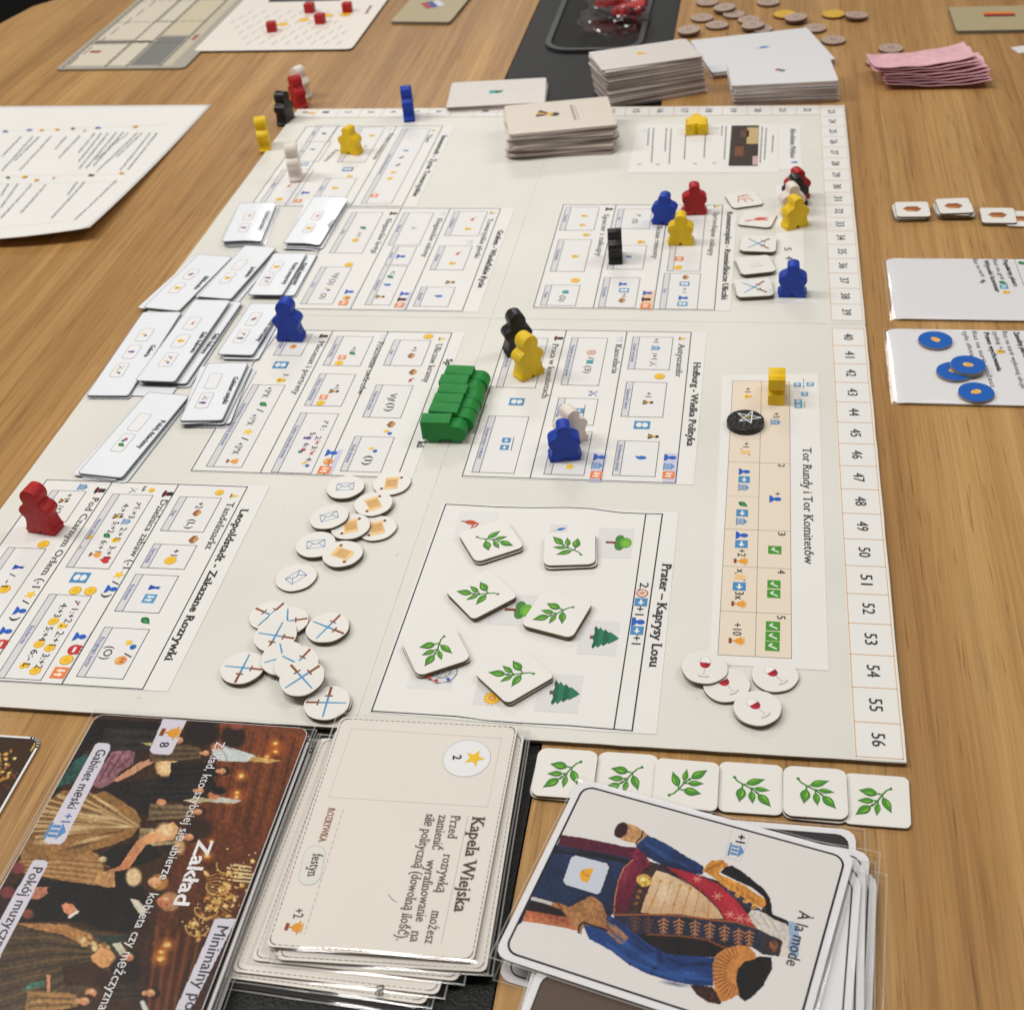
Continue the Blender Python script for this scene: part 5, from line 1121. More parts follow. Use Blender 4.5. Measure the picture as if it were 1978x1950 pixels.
# ---------------- the uniform card pile
ws = (1122.7, 1515.5)
c_tl, c_tr, c_bl = P(1122.7, 1515.5, 6), P(1626, 1654, 6), P(981, 1838, 6)
ex, ey = c_tr-c_tl, c_bl-c_tl; SW_, SH_ = np.linalg.norm(ex), np.linalg.norm(ey); SA = math.atan2(-ex[1], ex[0]); SC = c_tl+ex/2+ey/2
gname = 'sleeved cards in the uniform pile'
sides = ((0,(0,0),0),(9.5,(4.5,5.5),-6.5),(7.5,(7,9),-3.5),(5,(7.2,3.6),-2.2),(4,(9.2,7.0),-4.6),(3,(5.2,2.5),-1.0),(2,(6.4,8),-8.2),(1,(3.5,12),2.5))
for k in range(7):
    cpx, da = (((1640,1668),2.5),((1652,1604),13.5),((1694,1690),9.5),((1681,1648),7.5),((1672,1668),11),((1664,1690),8.5),((1043,1862),3))[k]
    h = TABLE+.05+k*1.02; W5, H5 = SW_+5.5, SH_+5.5; an = SA+math.radians(da); cq_ = P(cpx[0], cpx[1], h)
    sx = -1 if k == 6 else 1; ox, oy = sx*W5/2*math.cos(an)-H5/2*math.sin(an), sx*W5/2*math.sin(an)+H5/2*math.cos(an)
    o = link('playing_card', card_mesh('under_card', W5, H5, 4.5, .55, M['glosswhite'], M['deckside'])); place(o, (cq_[0]-ox, cq_[1]+oy), an, h)
    lb = ('lowest card of the uniform pile, its edge barely showing','dark topped card in the uniform pile, second from below','card with a brown print in the uniform pile','white card showing a thin frame in the uniform pile','white card fanned to the right in the uniform pile','white card below the uniform card, fanned a little','card with a brown picture corner directly beneath the uniform card')[k]
    tag(o, lb, 'card', gname)
    fillc = {1: (44,40,44), 6: (92,72,60)}.get(k)
    lp = Print(h=.57); out = rrect(SW_, SH_, 4, 4)
    if fillc: lp.face([(x, y) for x, y in out], fillc, 0)
    lp.line(out+out[:1], .55, (38,38,42), 1)
    lp.build(o, local=True)
    sleeve(o, SW_+5.5, SH_+5.5, 1, 3.5, 1, 1.5, .75, (.2, .6, .2, .5))
uc = link('playing_card', card_mesh('uniform_card', SW_+5.5, SH_+5.5, 4.5, .6, M['glosswhite'], M['deckside'])); place(uc, SC, SA, 5.4)
tag(uc, 'large white card showing a blue dress uniform with gold epaulettes and a red sash', 'card', gname)
RA_ = (1000, 1400, .2888)
def paint_uniform(t):
    def B(*pts): return [(x+866, y) for x, y in pts]
    navy = (36,52,92)
    t.poly([(300,745),(480,775),(650,805),(790,850),(850,900),(760,960),(680,1080),(650,1250),(620,1275),(480,1275),(300,1262),(60,1235),(20,1330),(-40,1340),(90,1100),(200,900)], navy, .22, ((300,760),(250,1240),(24,34,62)))
    t.poly([(292,733),(400,748),(560,778),(720,812),(790,818),(830,850),(862,905),(800,900),(700,880),(560,850),(420,830),(270,800)], (86,26,50), .2)
    t.poly([(240,800),(420,832),(600,862),(760,905),(740,930),(560,890),(400,870),(205,850)], (26,24,34), .2)
    t.poly([(155,990),(300,1000),(300,1050),(480,1120),(330,1200),(150,1140),(100,1130)], (30,46,80), .2)
    t.poly([(90,1175),(300,1215),(480,1225),(600,1230),(640,1262),(480,1290),(250,1280),(55,1245)], (30,22,24), .25)
    t.poly([(58,1238),(200,1262),(340,1285),(410,1300),(415,1378),(300,1352),(160,1328),(30,1310)], (160,84,54), .22, ((200,1250),(180,1340),(196,120,84)))
    t.line([(98,1158),(180,1180),(262,1205)], 24, (206,200,192)); t.line([(245,1200),(318,1222)], 34, (176,120,60), nz=.4); t.line([(268,1190),(300,1235)], 12, (120,74,36))
    t.poly([(790,850),(860,905),(1000,940),(1240,1010),(1370,1050),(1500,1140),(1640,1260),(1720,1330),(1780,1440),(1740,1540),(1600,1475),(1400,1500),(1000,1535),(760,1400),(640,1300),(660,1100),(760,900)], (46,38,46), .3)
    # raised arm and cuff
    t.poly([(862,733),(940,765),(1020,808),(1130,880),(1200,915),(1245,945),(1238,1002),(1170,992),(1080,970),(960,930),(860,880),(790,815),(800,790)], (34,62,112), .22, ((1000,800),(960,940),(22,34,70)))
    t.poly([(733,655),(800,680),(872,733),(858,745),(800,795),(720,775),(655,745),(650,728),(690,670)], (184,140,92), .25); t.blob(692, 702, 44, 60, (52,24,34), 35, .15)
    t.line([(838,708),(828,748),(800,772),(790,800)], 9, (40,38,52)); t.line([(872,733),(850,730),(835,760)], 7, (214,150,90))
    # waistcoat
    t.poly([(928,972),(1000,992),(1080,1030),(1170,1080),(1270,1155),(1340,1225),(1395,1296),(1250,1290),(1080,1262),(900,1262),(820,1252),(828,1190),(870,1070)], (224,196,160), .07, ((1000,980),(960,1260),(206,168,128)))
    for a, b, c_ in (((955,1042),(910,1168),(868,1250)),((1022,1056),(982,1184),(946,1258)),((1088,1072),(1044,1200),(1030,1262)),((1153,1092),(1114,1220),(1100,1266)),((1215,1112),(1184,1245),(1176,1270)),((1280,1165),(1273,1272),(1270,1280))):
        t.line([a, b, c_], 6, (182,128,70), warp=0)
        for q in (a, b): t.blob(q[0], q[1], 13, 12, (196,136,62), 0, .3)
    # belt, buckle
    t.poly([(800,822),(850,860),(895,935),(840,960),(800,1060),(750,1180),(726,1250),(700,1258),(645,1250),(648,1160),(672,1040),(710,950),(770,900),(760,850)], (124,32,60), .25, ((700,1000),(780,1180),(92,20,44)))
    t.line([(770,903),(712,950),(674,1040),(650,1160),(646,1245)], 8, (206,120,70)); t.line([(640,1215),(700,1200),(720,1240),(690,1262),(650,1250)], 12, (90,40,46))
    t.poly([(860,945),(912,952),(905,1000),(880,1090),(840,1190),(822,1252),(740,1250),(770,1150),(810,1060)], (58,38,34), .4)
    t.blob(845, 1038, 56, 46, (214,176,80), 10, .2, .3); t.blob(835, 1030, 26, 20, (246,226,160), 10, .6)
    for y in (1110,1150,1190): t.blob(815-(y-1110)*.3, y, 18, 16, (150,96,54), 0, .3, .4)
    # sash
    t.poly([(1000,948),(1090,968),(1150,985),(1250,1020),(1350,1068),(1450,1160),(1520,1240),(1606,1350),(1500,1330),(1385,1312),(1340,1228),(1260,1140),(1170,1075),(1080,1020)], (166,34,52), .14, ((1150,1000),(1500,1330),(180,40,56)))
    for x, y, r_ in ((1200,1030,26),(1336,1142,34),(1420,1265,30),(1486,1290,38),(1550,1300,26)):
        for k in range(6): a = k*1.05; t.line([(x, y), (x+r_*math.cos(a), y+r_*.8*math.sin(a))], 8, (226,150,130), .85)
    t.line([(880,940),(980,950),(1080,1010),(1180,1075),(1260,1140),(1340,1225),(1392,1300)], 8, (60,24,30))
    # embroidered front, dark gap
    t.poly([(640,1265),(860,1262),(1080,1268),(1260,1292),(1466,1314),(1606,1358),(1776,1440),(1746,1547),(1640,1532),(1560,1480),(1440,1452),(1316,1436),(1100,1408),(866,1396),(780,1402),(700,1330)], (40,42,62), .25)
    t.line([(640,1268),(860,1266),(1080,1272),(1260,1296),(1466,1318),(1600,1358)], 12, (150,84,44), nz=.3)
    for k, (x, y) in enumerate(((785,1322),(872,1330),(975,1335),(1078,1340),(1185,1352),(1283,1368),(1382,1385),(1475,1408),(1548,1418),(1710,1460))):
        cc = (104,64,42) if k < 2 else (188,124,78)
        for s_ in (-1, 1):
            for j in range(4): t.line([(x, y-38+j*24), (x+s_*(34-5*j), y-22+j*24)], 10, cc, .9, .3)
        t.line([(x+3, y-48), (x, y+62)], 9, cc, .9)
    t.poly([(760,1396),(900,1402),(1100,1412),(1260,1432),(1350,1462),(1400,1500),(1330,1552),(1180,1548),(1000,1540),(900,1480),(800,1440)], (26,20,22), .4)
    t.line([(866,1398),(1100,1410),(1260,1432),(1390,1490)], 12, (120,68,38), nz=.4)
    # lower sleeve
    t.poly([(435,1335),(520,1300),(620,1270),(700,1330),(800,1405),(900,1478),(1000,1530),(1180,1545),(1345,1556),(1312,1650),(1306,1745),(1150,1735),(1000,1705),(860,1660),(740,1600),(620,1505),(480,1430)], (30,64,124), .18, ((800,1400),(1200,1760),(26,54,112)))
    for ln, w_2, cc in ((((940,1500),(960,1580),(900,1650)),34,(18,32,70)),(((1000,1560),(1100,1600),(1290,1600)),26,(18,36,80)),(((640,1300),(760,1400),(900,1510)),26,(26,44,84)),(((600,1460),(740,1570),(900,1640),(1100,1700)),24,(44,88,156)),(((1010,1650),(1150,1690),(1290,1700)),20,(46,90,160)),(((1060,1440),(1020,1520)),20,(16,22,40))): t.line(ln, w_2, cc, .7)
    t.poly([(492,1140),(530,1160),(575,1205),(585,1250),(605,1285),(618,1305),(740,1420),(702,1464),(676,1455),(575,1365),(500,1345),(440,1335),(425,1400),(395,1370),(355,1310),(300,1240)], (166,116,72), .22)
    t.line([(408,1385),(412,1340),(440,1320),(500,1340),(570,1362),(600,1372)], 14, (44,30,36)); t.line([(575,1210),(605,1255),(600,1300),(640,1330)], 12, (34,36,64)); t.line([(595,1340),(650,1400),(700,1432)], 14, (140,60,36))
    for k in range(5): t.line([(340+k*30,1240-k*10),(430+k*26,1240-k*2),(470+k*18,1290)], 5, (120,76,44), .6)
    for cx, cy, rx, ry, an, cc, al in ((960,860,130,22,33,(62,98,160),.7),(1110,930,90,20,25,(56,88,148),.6),(870,800,60,20,40,(60,92,150),.5),(700,1440,150,26,40,(56,98,168),.75),(900,1580,150,30,32,(58,100,172),.7),(1150,1660,130,34,8,(60,104,176),.75),(620,1330,70,22,45,(50,86,150),.6),(1230,1590,80,20,5,(14,26,60),.7),(820,1490,90,22,38,(16,28,62),.6),(1050,1730,120,18,10,(14,26,58),.6),(330,830,150,24,12,(50,72,120),.5),(330,1000,120,30,10,(20,28,52),.6),(560,1010,60,120,10,(20,30,58),.45),(980,1130,70,110,20,(246,226,196),.6),(1250,1230,60,50,20,(186,150,112),.6),(1130,1060,90,26,28,(196,160,124),.5),(720,1010,26,120,18,(172,66,94),.5),(1450,1230,90,24,40,(206,72,84),.5),(1250,1060,100,16,22,(196,60,74),.5),(480,1220,70,40,50,(206,158,108),.5),(640,1360,50,26,42,(196,142,92),.5)): t.blob(cx, cy, rx, ry, cc, an, .95, .1, al)
    # right shoulder (upper)
    t.poly(B((488,985),(520,945),(570,940),(640,980),(700,1030),(770,1085),(815,1140),(832,1200),(838,1262),(940,1308),(950,1345),(880,1340),(790,1290),(745,1250),(792,1200),(780,1150),(700,1085),(600,1040)), (22,20,24), .3)
    t.poly(B((372,972),(400,930),(430,905),(500,900),(548,935),(500,960),(480,995),(560,1030),(650,1070),(720,1120),(790,1165),(792,1205),(770,1222),(700,1190),(610,1130),(520,1080),(440,1015)), (216,146,62), .18)
    for k in range(9): t.line([(1240+k*14,985-k*5),(1285+k*12,950-k*6)], 4, (150,84,30), .8)
    for k in range(9): x, y = 1360+k*34, 1010+k*24; t.line([(x, y), (x+20, y+34)], 6, (150,84,30), .8)
    t.poly(B((430,1018),(520,1082),(610,1132),(700,1192),(760,1228),(735,1262),(650,1215),(560,1130)), (52,50,72), .3)
    for x, y in ((1400,1090),(1450,1135),(1505,1175),(1560,1215)): t.blob(x+22, y, 24, 20, (206,148,70), 0, .3, .5)
    # left shoulder fringe (lower)
    t.poly(B((596,1650),(620,1590),(690,1555),(760,1545),(832,1550),(838,1625),(775,1745),(705,1815),(655,1848),(610,1810),(592,1730)), (24,22,22), .3)
    t.poly(B((436,1655),(440,1590),(465,1530),(520,1495),(610,1470),(680,1478),(728,1530),(725,1562),(650,1580),(606,1630),(592,1700),(615,1795),(560,1830),(490,1855),(455,1800)), (200,132,68), .12)
    for k in range(17):
        a = math.radians(100+k*9.5); t.line([(1490+95*math.cos(a)*1.0, 1650-100*math.sin(a)), (1490+188*math.cos(a), 1655-180*math.sin(a))], 6, (112,56,28), .9)
    t.poly(B((285,1740),(330,1735),(440,1750),(470,1800),(495,1850),(490,1868),(400,1850),(330,1800)), (56,30,26), .6)
    # cravat and collar
    t.poly(B((740,1360),(910,1440),(885,1545),(800,1535),(745,1500),(770,1440)), (52,44,52), .3); t.line([(1640,1370),(1775,1440)], 10, (170,100,50)); t.blob(1712, 1475, 34, 44, (130,80,50), 0, .3, .5)
    t.poly(B((676,1262),(700,1235),(745,1240),(800,1265),(850,1300),(925,1325),(945,1350),(950,1440),(905,1438),(820,1402),(740,1362),(705,1320)), (214,208,196), .1)
    for a, b in (((1560,1270),(1620,1330)),((1620,1260),(1680,1350)),((1680,1290),(1740,1380))): t.line([a, b], 8, (170,160,146), .7)
    t.poly(B((905,1440),(940,1430),(965,1475),(948,1545),(886,1548)), (226,210,196), .05); t.poly(B((945,1308),(985,1315),(1012,1370),(1022,1450),(1010,1548),(962,1552),(940,1480),(952,1420),(945,1370)), (158,178,208), .08)
    # icon square
    t.poly([(385,865),(600,918),(618,950),(560,1120),(535,1137),(318,1072),(298,1042),(352,880)], (30,34,50), 0, warp=0); t.poly([(388,871),(596,924),(611,950),(554,1115),(532,1130),(322,1066),(305,1040),(358,884)], (207,213,224), .01, warp=0)
    t.poly([(415,985),(440,965),(480,955),(508,960),(492,1000),(485,1020),(470,1052),(432,1045),(414,1010)], (236,174,50), .05); t.line([(430,970),(445,1000),(478,1010)], 5, (170,100,30))
painted('uniform_print', uc, SC, SA, -SW_/2+.2, SW_/2-.2, -SH_/2+.2, SH_/2-.2, 6.02, RA_, 500, 410, paint_uniform, (231,227,224), rad=4)
lp = Print(h=.66); out = rrect(SW_, SH_, 4.2, 6); lp.line(out+out[:1], .7, (34,34,40), 2); lp.build(uc, local=True, mater=M['inkgloss'])
p = Print(h=6.05).reg(1250, 1400, .28871); p.text('À la mode', (1018,1238), (928,1600), 4.2, (40,40,44), 0); p.text('+1', (604,728), (592,782), 3.3, (30,32,36), 1); p.icon('temple', (596,838), 4.8, -100)
p.line([p.q((565,700)), p.q((520,880)), p.q((620,912)), p.q((690,740))], .12, (200,204,210)); p.build(uc, mater=M['inkgloss'])
sleeve(uc, SW_+5.5, SH_+5.5, 1.2, 1.6, 1.2, 1.6, .95, (.1, .7, .3, .9))

# ---------------- the rural band card and its pile
RK = (430, 1350, .31496)
kc = Q(RK, (738,118),(1795,172),(1530,1592),(278,1500)); KH = 5.0
KC, KA_, KW, KHt = fit_rect(kc, KH)
gk = 'sleeved cream cards in the text card pile'
under = [(-12,13.5,-4.0,0),(-13.5,9.5,-6.2,.9),(-10.5,11.5,-3.4,1.8),(-8,9,-2.2,2.7),(-3,4.5,-1.6,3.6),(2.2,1.6,.5,4.4),(3.6,3.0,.9,5.2)]
for k, (dx, dy, da, hz) in enumerate(under):
    m_ = M['darkcard'] if k == 0 else M['cream']
    o = link('playing_card', card_mesh('cream_card', KW+1.6, KHt+1.6, 2.2, .45, m_, M['deckside'])); place(o, (KC[0]+dx, KC[1]+dy), KA_+math.radians(da), TABLE+.05+hz)
    tag(o, ('dark card at the bottom of the text card pile','cream card sticking out farthest to the left under the text card','cream card with stitched border in the text card pile','cream card peeping out below the text card','cream card in the middle of the text card pile','cream card just under the text card','cream card whose right edge shows beside the text card')[k], 'card', gk)
    if k:
        lp = Print(h=.47); out = rrect(KW-.6, KHt-.6, 2.5, 4)
        for a, b in zip(out, out[1:]+out[:1]): lp.dash(a, b, .22, (140,135,132)) if math.hypot(a[0]-b[0], a[1]-b[1]) > 3 else lp.line([a, b], .3, (112,106,104))
        if k == 3: lp.text_mm('tę', (14.5,51.0-1.5), (14.5,53.8), 3.6, (90,78,72), 0, True)
        lp.build(o, local=True)
    sleeve(o, KW+1.6, KHt+1.6, 1.6, 2.4, 1.2, 2.0, .62, (.1, .3, .5, .2))
kcard = link('playing_card', card_mesh('cream_card', KW+1.6, KHt+1.6, 2.2, .5, M['cream'], M['deckside'])); place(kcard, KC, KA_, KH-.5)
tag(kcard, 'cream text card headed Kapela Wiejska with a yellow star in a white circle', 'card', gk)
p = Print(h=KH).reg(*RK)
lp = Print(h=.53); out = rrect(KW, KHt, 2.5, 4)
for a, b in zip(out, out[1:]+out[:1]): lp.dash(a, b, .24, (132,128,126)) if math.hypot(a[0]-b[0], a[1]-b[1]) > 3 else lp.line([a, b], .32, (96,92,92))
lp.build(kcard, local=True)
br_, bt_ = (84,66,56), (104,92,86)
p.text('Kapela Wiejska', (1534,725), (1418,1302), 4.7, br_, .6, True); p.pl([(1505,715),(1340,1500)], .12, (186,176,166))
for t_, a, b in (('Przed',(1402,716),(1378,850)),('rozrywką',(1354,953),(1308,1182)),('możesz',(1284,1298),(1238,1496)),('zamienić',(1328,709),(1284,922)),('wyrafinowanie',(1255,985),(1183,1362)),('na',(1160,1422),(1148,1486)),('siłę polityczną (dowolną ilość).',(1250,703),(1064,1476))): p.text(t_, a, b, 3.7, bt_, 0, True)
cq = p.q((1497,362)); cc = [(cq[0]+8.9*math.cos(a), cq[1]+8.9*math.sin(a)) for a in np.arange(0, 6.28, .15)]; p.face(cc, (240,241,242), 2); p.line(cc+cc[:1], .16, (176,178,184), 3)
p.icon('star', (1545,362), 8.4, -90, 6); p.text('2', (1414,345), (1412,372), 3.4, (30,30,34), 1)
p.dash(p.q((740,675)), p.q((502,1440)), .2, (186,176,170), 1.6, 1.1)
p.text('ROZRYWKA', (650,668), (588,872), 2.7, (150,92,62), 0, True)
pa_, pb_ = p.q((568,930)), p.q((530,1105)); d = (pb_-pa_)/np.linalg.norm(pb_-pa_); n_ = np.array([d[1], -d[0]]); L_ = np.linalg.norm(pb_-pa_)
pill = [pa_+d*(L_/2)+d*x+n_*y for x, y in rrect(L_+4.5, 7.6, 3.7, 5)]; p.face(pill, (230,228,220), 2); p.line(pill+pill[:1], .14, (186,184,176), 3)
p.text('festyn', (556,948), (520,1082), 3.9, (70,62,60), 0, True); p.text('+2', (440,1285), (432,1342), 3.6, (84,70,64)); p.icon('trophy', (437,1397), 5.2)
p.pl([(1018,1196),(1030,1215),(1046,1232),(1068,1243)], .22, (120,108,100))
for a, b in (((790,180),(1710,240)),((1710,240),(1625,660)),((1625,660),(650,600)),((650,600),(790,180))): p.pl([a, b], .1, (206,198,190))
p.build(kcard)
sleeve(kcard, KW+1.6, KHt+1.6, 2.2, 2.6, 2.2, 2.4, .85, (.2, .4, 1.05, .3))

# ---------------- the ball scene card pile
RZ = (0, 1350, .315)
z_tl, z_tr, z_br = P(187, 1378, 6.4), P(598, 1406, 6.4), P(395, 1950, 6.4)
ex = z_tr-z_tl; ZW = np.linalg.norm(ex); ZA = math.atan2(-ex[1], ex[0]); ZH = 148.0
ey_ = np.array([math.sin(-ZA)*0, 1.0]); ey_ = np.array([-math.sin(-ZA), math.cos(-ZA)]); ZC = z_tl+ex/2+ey_*ZH/2
gz = 'sleeved cards in the ball scene pile'
for k in range(5):
    dx, dy, da = ((-3.2,7,-2.6),(2.2,2,.8),(1.2,3,-.6),(-2.0,4,-1.2),(1.4,1,.4))[k]
    o = link('playing_card', card_mesh('picture_card', ZW, ZH, 4, .7, M['darkcard'], M['deckside'])); place(o, (ZC[0]+dx, ZC[1]+dy), ZA+math.radians(da), TABLE+.05+k*1.55)
    tag(o, ('lowest dark card with a white rim, sticking out left of the ball scene card','second card from below in the ball scene pile','third card from below in the ball scene pile','fourth card from below in the ball scene pile','card directly under the ball scene card')[k], 'card', gz)
    lp = Print(h=.72); out = rrect(ZW-.6, ZH-.6, 4, 4); lp.line(out+out[:1], 1.1, (222,220,220), 1); lp.build(o, local=True)
    sleeve(o, ZW, ZH, 1.8, 1.6, 1.2, 1.8, .9, (.3, .3, .2, .2))
zc = link('playing_card', card_mesh('picture_card', ZW, ZH, 4, .6, M['glosswhite'], M['deckside'])); place(zc, ZC, ZA, 5.8)
tag(zc, 'large picture card of dancers at a candlelit ball, with white captions', 'card', gz)
def paint_ball(t):
    def face(x, y, r_=30, hair=(40,26,20), skin=(216,152,108), a=0):
        t.blob(x+r_*.55, y, r_*1.25, r_*1.15, hair, a, .25); t.blob(x-r_*.05, y, r_*.95, r_*.72, skin, a, .3, .06); t.blob(x+r_*.1, y-r_*.3, r_*.5, r_*.3, (238,190,148), a, .8); t.blob(x+r_*.2, y+r_*.3, r_*.12, r_*.16, (70,40,30), 0, .5); t.blob(x-r_*.4, y+r_*.25, r_*.1, r_*.22, (150,70,56), 0, .5)
    def figure(x, y, L, wd, coat, shade, sk=30, **kw):
        t.poly([(x, y-wd*.55),(x-L*.3, y-wd*.8),(x-L, y-wd*.9),(x-L*1.05, y+wd*.9),(x-L*.3, y+wd*.75),(x, y+wd*.5)], coat, .35)
        for j in range(5): t.line([(x-L*.1, y-wd*.4+j*wd*.22),(x-L*.95, y-wd*.7+j*wd*.38)], wd*.12+4, shade if j % 2 else tuple(min(255, int(c*1.35)) for c in coat), .5)
        t.blob(x+sk*.2, y, sk*.6, sk*.5, (214,160,120), 0, .4); face(x+sk*1.25, y, sk, **kw)
    def B(*pts): return [(x+794, y) for x, y in pts]
    t.poly([(-900,-900),(3000,-900),(3000,3000),(-900,3000)], (60,37,24), .3)
    t.poly(B((560,130),(1150,170),(1100,300),(700,1330),(400,1500),(250,1905),(100,1905),(160,1380),(330,700),(520,500)), (120,62,32), .25, ((1700,250),(1300,1500),(84,44,24)))
    for k in range(16): x = 1330+k*42; t.line([(x+60,180+k*6),(x-40-k*6,700+k*16)], 16, (146,78,38) if k % 2 else (52,26,16), .4)
    for k in range(12): t.line(B((140+k*32,1390+k*8),(90+k*26,1900)), 18, (150,86,44) if k % 2 else (60,30,18), .45)
    t.blob(1690, 300, 90, 70, (186,96,40), 0, .9, a=.8); t.blob(1450, 600, 90, 60, (170,86,36), 0, .9, a=.8)
    for x, y, r_ in ((1690,270,20),(1690,322,18),(1640,350,16),(1455,572,18),(1450,600,18),(1400,630,18),(1295,870,14),(1270,960,26),(1025,1505,34),(985,1590,34),(990,1548,22),(1480,470,26)): t.blob(x, y, r_*2.2, r_*1.8, (220,130,50), 0, .9, a=.8); t.blob(x, y, r_*.9, r_*.7, (252,214,130), 0, .7)
    t.poly(B((500,310),(540,280),(580,282),(760,340),(800,372),(700,385),(545,378)), (208,214,212), .06); t.line(B((560,300),(600,360)), 6, (150,160,160)); t.poly(B((470,590),(560,600),(690,620),(640,640),(480,628)), (196,196,182), .1)
    t.poly(B((760,350),(930,375),(860,392),(720,378)), (200,160,90), .2); t.line(B((100,1905),(80,1860)), 30, (210,220,216))
    # chandelier
    g = np.random.default_rng(5)
    for k in range(90):
        s_ = g.uniform(0, 1); x = 794+700-s_*300+g.normal(0, 46); y = 1040+s_*400+g.normal(0, 46); t.blob(x, y, g.uniform(10, 30), g.uniform(8, 22), [(206,160,86),(150,98,44),(236,200,130),(88,52,24)][k % 4], g.uniform(0, 180), .4)
    for k in range(5): t.line(B((640,1015+k*24),(745,1030+k*22)), 12, (236,214,160), .9)
    for k in range(10): x = 1390+k*2; t.line([(1270,1090+k*14),(1330,1070+k*22),(1420,1080+k*28)], 6, (216,168,90), .7)
    for k in range(70):
        s_ = g.uniform(0, 1); x = 1494-s_*330+g.normal(0, 50); y = 1010+s_*440+g.normal(0, 50); t.blob(x, y, g.uniform(4, 10), g.uniform(4, 9), (250,226,160), 0, .6)
    for y in (1020,1150,1290,1400):
        for k in range(14): a = k*.25; t.line([(1400-(y-1020)*.5+70*math.cos(a), y+50*math.sin(a)),(1400-(y-1020)*.5+72*math.cos(a+.25), y+52*math.sin(a+.25))], 7, (226,180,100), .8)
    # crowd, upper left
    t.poly([(560,120),(980,140),(930,320),(720,300),(580,270),(470,380),(420,500),(300,620),(200,760),(140,700),(330,420),(520,140)], (26,20,22), .4)
    t.poly([(395,470),(460,370),(530,335),(560,350),(545,420),(470,500),(340,545),(330,520)], (44,86,76), .3)
    t.poly([(690,320),(780,300),(830,330),(815,400),(740,440),(700,500),(640,540),(600,545),(560,520),(620,420)], (140,96,106), .25)
    for a, b in (((700,340),(610,500)),((760,320),(660,470)),((800,360),(720,420))): t.line([a, b], 10, (90,52,62), .7)
    t.poly([(600,555),(700,510),(860,500),(1000,470),(1111,440),(1240,420),(1330,520),(1300,600),(1200,640),(1050,620),(960,660),(1000,760),(860,700),(740,620)], (34,28,28), .35)
    t.blob(1235, 210, 120, 90, (34,26,24), 0, .3); t.blob(1430, 230, 90, 80, (40,28,24), 0, .3); t.blob(1450, 165, 60, 30, (150,76,58), 0, .6)
    t.blob(1120, 310, 90, 50, (120,96,70), 20, .5); t.blob(1330, 290, 50, 30, (190,120,86), 0, .5)
    t.blob(1020, 400, 74, 86, (222,178,126), 25, .25); t.poly([(690,500),(760,450),(850,390),(940,360),(960,380),(880,420),(800,470),(720,505)], (206,150,116), .12)
    t.blob(1010, 420, 40, 60, (240,204,150), 25, .6); t.blob(1180, 430, 80, 60, (46,30,24), 0, .3); t.blob(1165, 462, 40, 26, (224,150,104), -10, .35)
    t.blob(990, 632, 34, 26, (222,150,106), 0, .3); t.blob(960, 650, 18, 14, (200,126,90), 0, .4); t.blob(1310, 590, 44, 30, (206,126,84), 0, .35); t.poly(B((330,620),(430,600),(520,620),(400,640)), (186,170,130), .2); t.blob(1340, 560, 54, 30, (30,20,18), 0, .3)
    t.blob(1210, 790, 110, 80, (54,34,24), 0, .3); t.blob(1060, 900, 84, 70, (40,32,26), 0, .4)
    figure(1060, 250, 420, 80, (44,40,36), (24,22,22), 32); figure(1230, 330, 300, 60, (92,72,52), (50,38,28), 26, hair=(90,60,36)); figure(1330, 440, 280, 60, (30,27,26), (16,14,14), 28)
    figure(1190, 560, 330, 62, (34,32,30), (18,17,17), 30); figure(1180, 690, 260, 56, (112,92,66), (60,46,32), 30, hair=(60,36,24)); figure(1120, 845, 260, 64, (150,130,96), (90,72,48), 34, hair=(50,30,22))
    t.blob(990, 632, 30, 22, (222,150,106), 0, .3)
    # gold gown
    t.poly([(560,590),(640,560),(740,620),(830,680),(866,740),(840,800),(810,840),(700,890),(520,940),(330,975),(130,990),(120,930),(200,800),(280,640),(380,560),(480,555)], (150,108,62), .2)
    for k in range(22):
        a = math.radians(150+k*4.4); c_ = (232,202,146) if k % 2 else (104,70,38); x1, y1 = 850+760*math.cos(a)*(.9), 760+330*math.sin(a)-70+k*8
        t.line([(845,775),(x1*.5+845*.5, (y1+775)/2), (x1, y1)], 12+k % 3*7, c_, .6)
    for cx, cy, rx, ry, an in ((600,720,170,20,8),(420,800,180,26,-4),(560,860,160,18,-14),(300,870,120,26,-6),(650,640,110,14,28),(760,780,80,14,0)): t.blob(cx, cy, rx, ry, (246,222,170), an, .95, .1, .75)
    for cx, cy, rx, ry, an in ((520,680,150,12,14),(480,900,150,12,-14),(680,820,120,10,-10)): t.blob(cx, cy, rx, ry, (70,44,24), an, .95, .1, .75)
    t.poly([(118,990),(330,975),(560,930),(620,960),(640,1060),(700,1100),(702,1150),(560,1135),(380,1110),(240,1080),(100,1050)], (166,122,74), .22)
    for k in range(8): t.line([(700,1010+k*18),(420,985+k*16),(150,980+k*12)], 8, (206,166,110) if k % 2 else (112,76,44), .5)
    t.poly([(705,900),(860,870),(960,905),(1000,960),(920,1000),(800,1030),(700,1050),(600,960)], (26,26,22), .3)
    t.poly([(745,1010),(790,940),(840,870),(920,820),(1000,780),(1060,752),(1100,790),(1060,860),(990,870),(900,890),(850,950),(790,1040),(725,1050),(718,1030)], (226,172,120), .12, ((1050,780),(750,1030),(206,134,90)))
    t.blob(1015, 800, 66, 50, (236,200,150), 20, .5); t.blob(1100, 905, 44, 60, (206,164,116), 0, .5); t.blob(630, 980, 30, 22, (220,190,150), 0, .4)
    t.poly([(660,1050),(720,1030),(750,1045),(700,1062),(640,1065)], (200,130,90), .2)
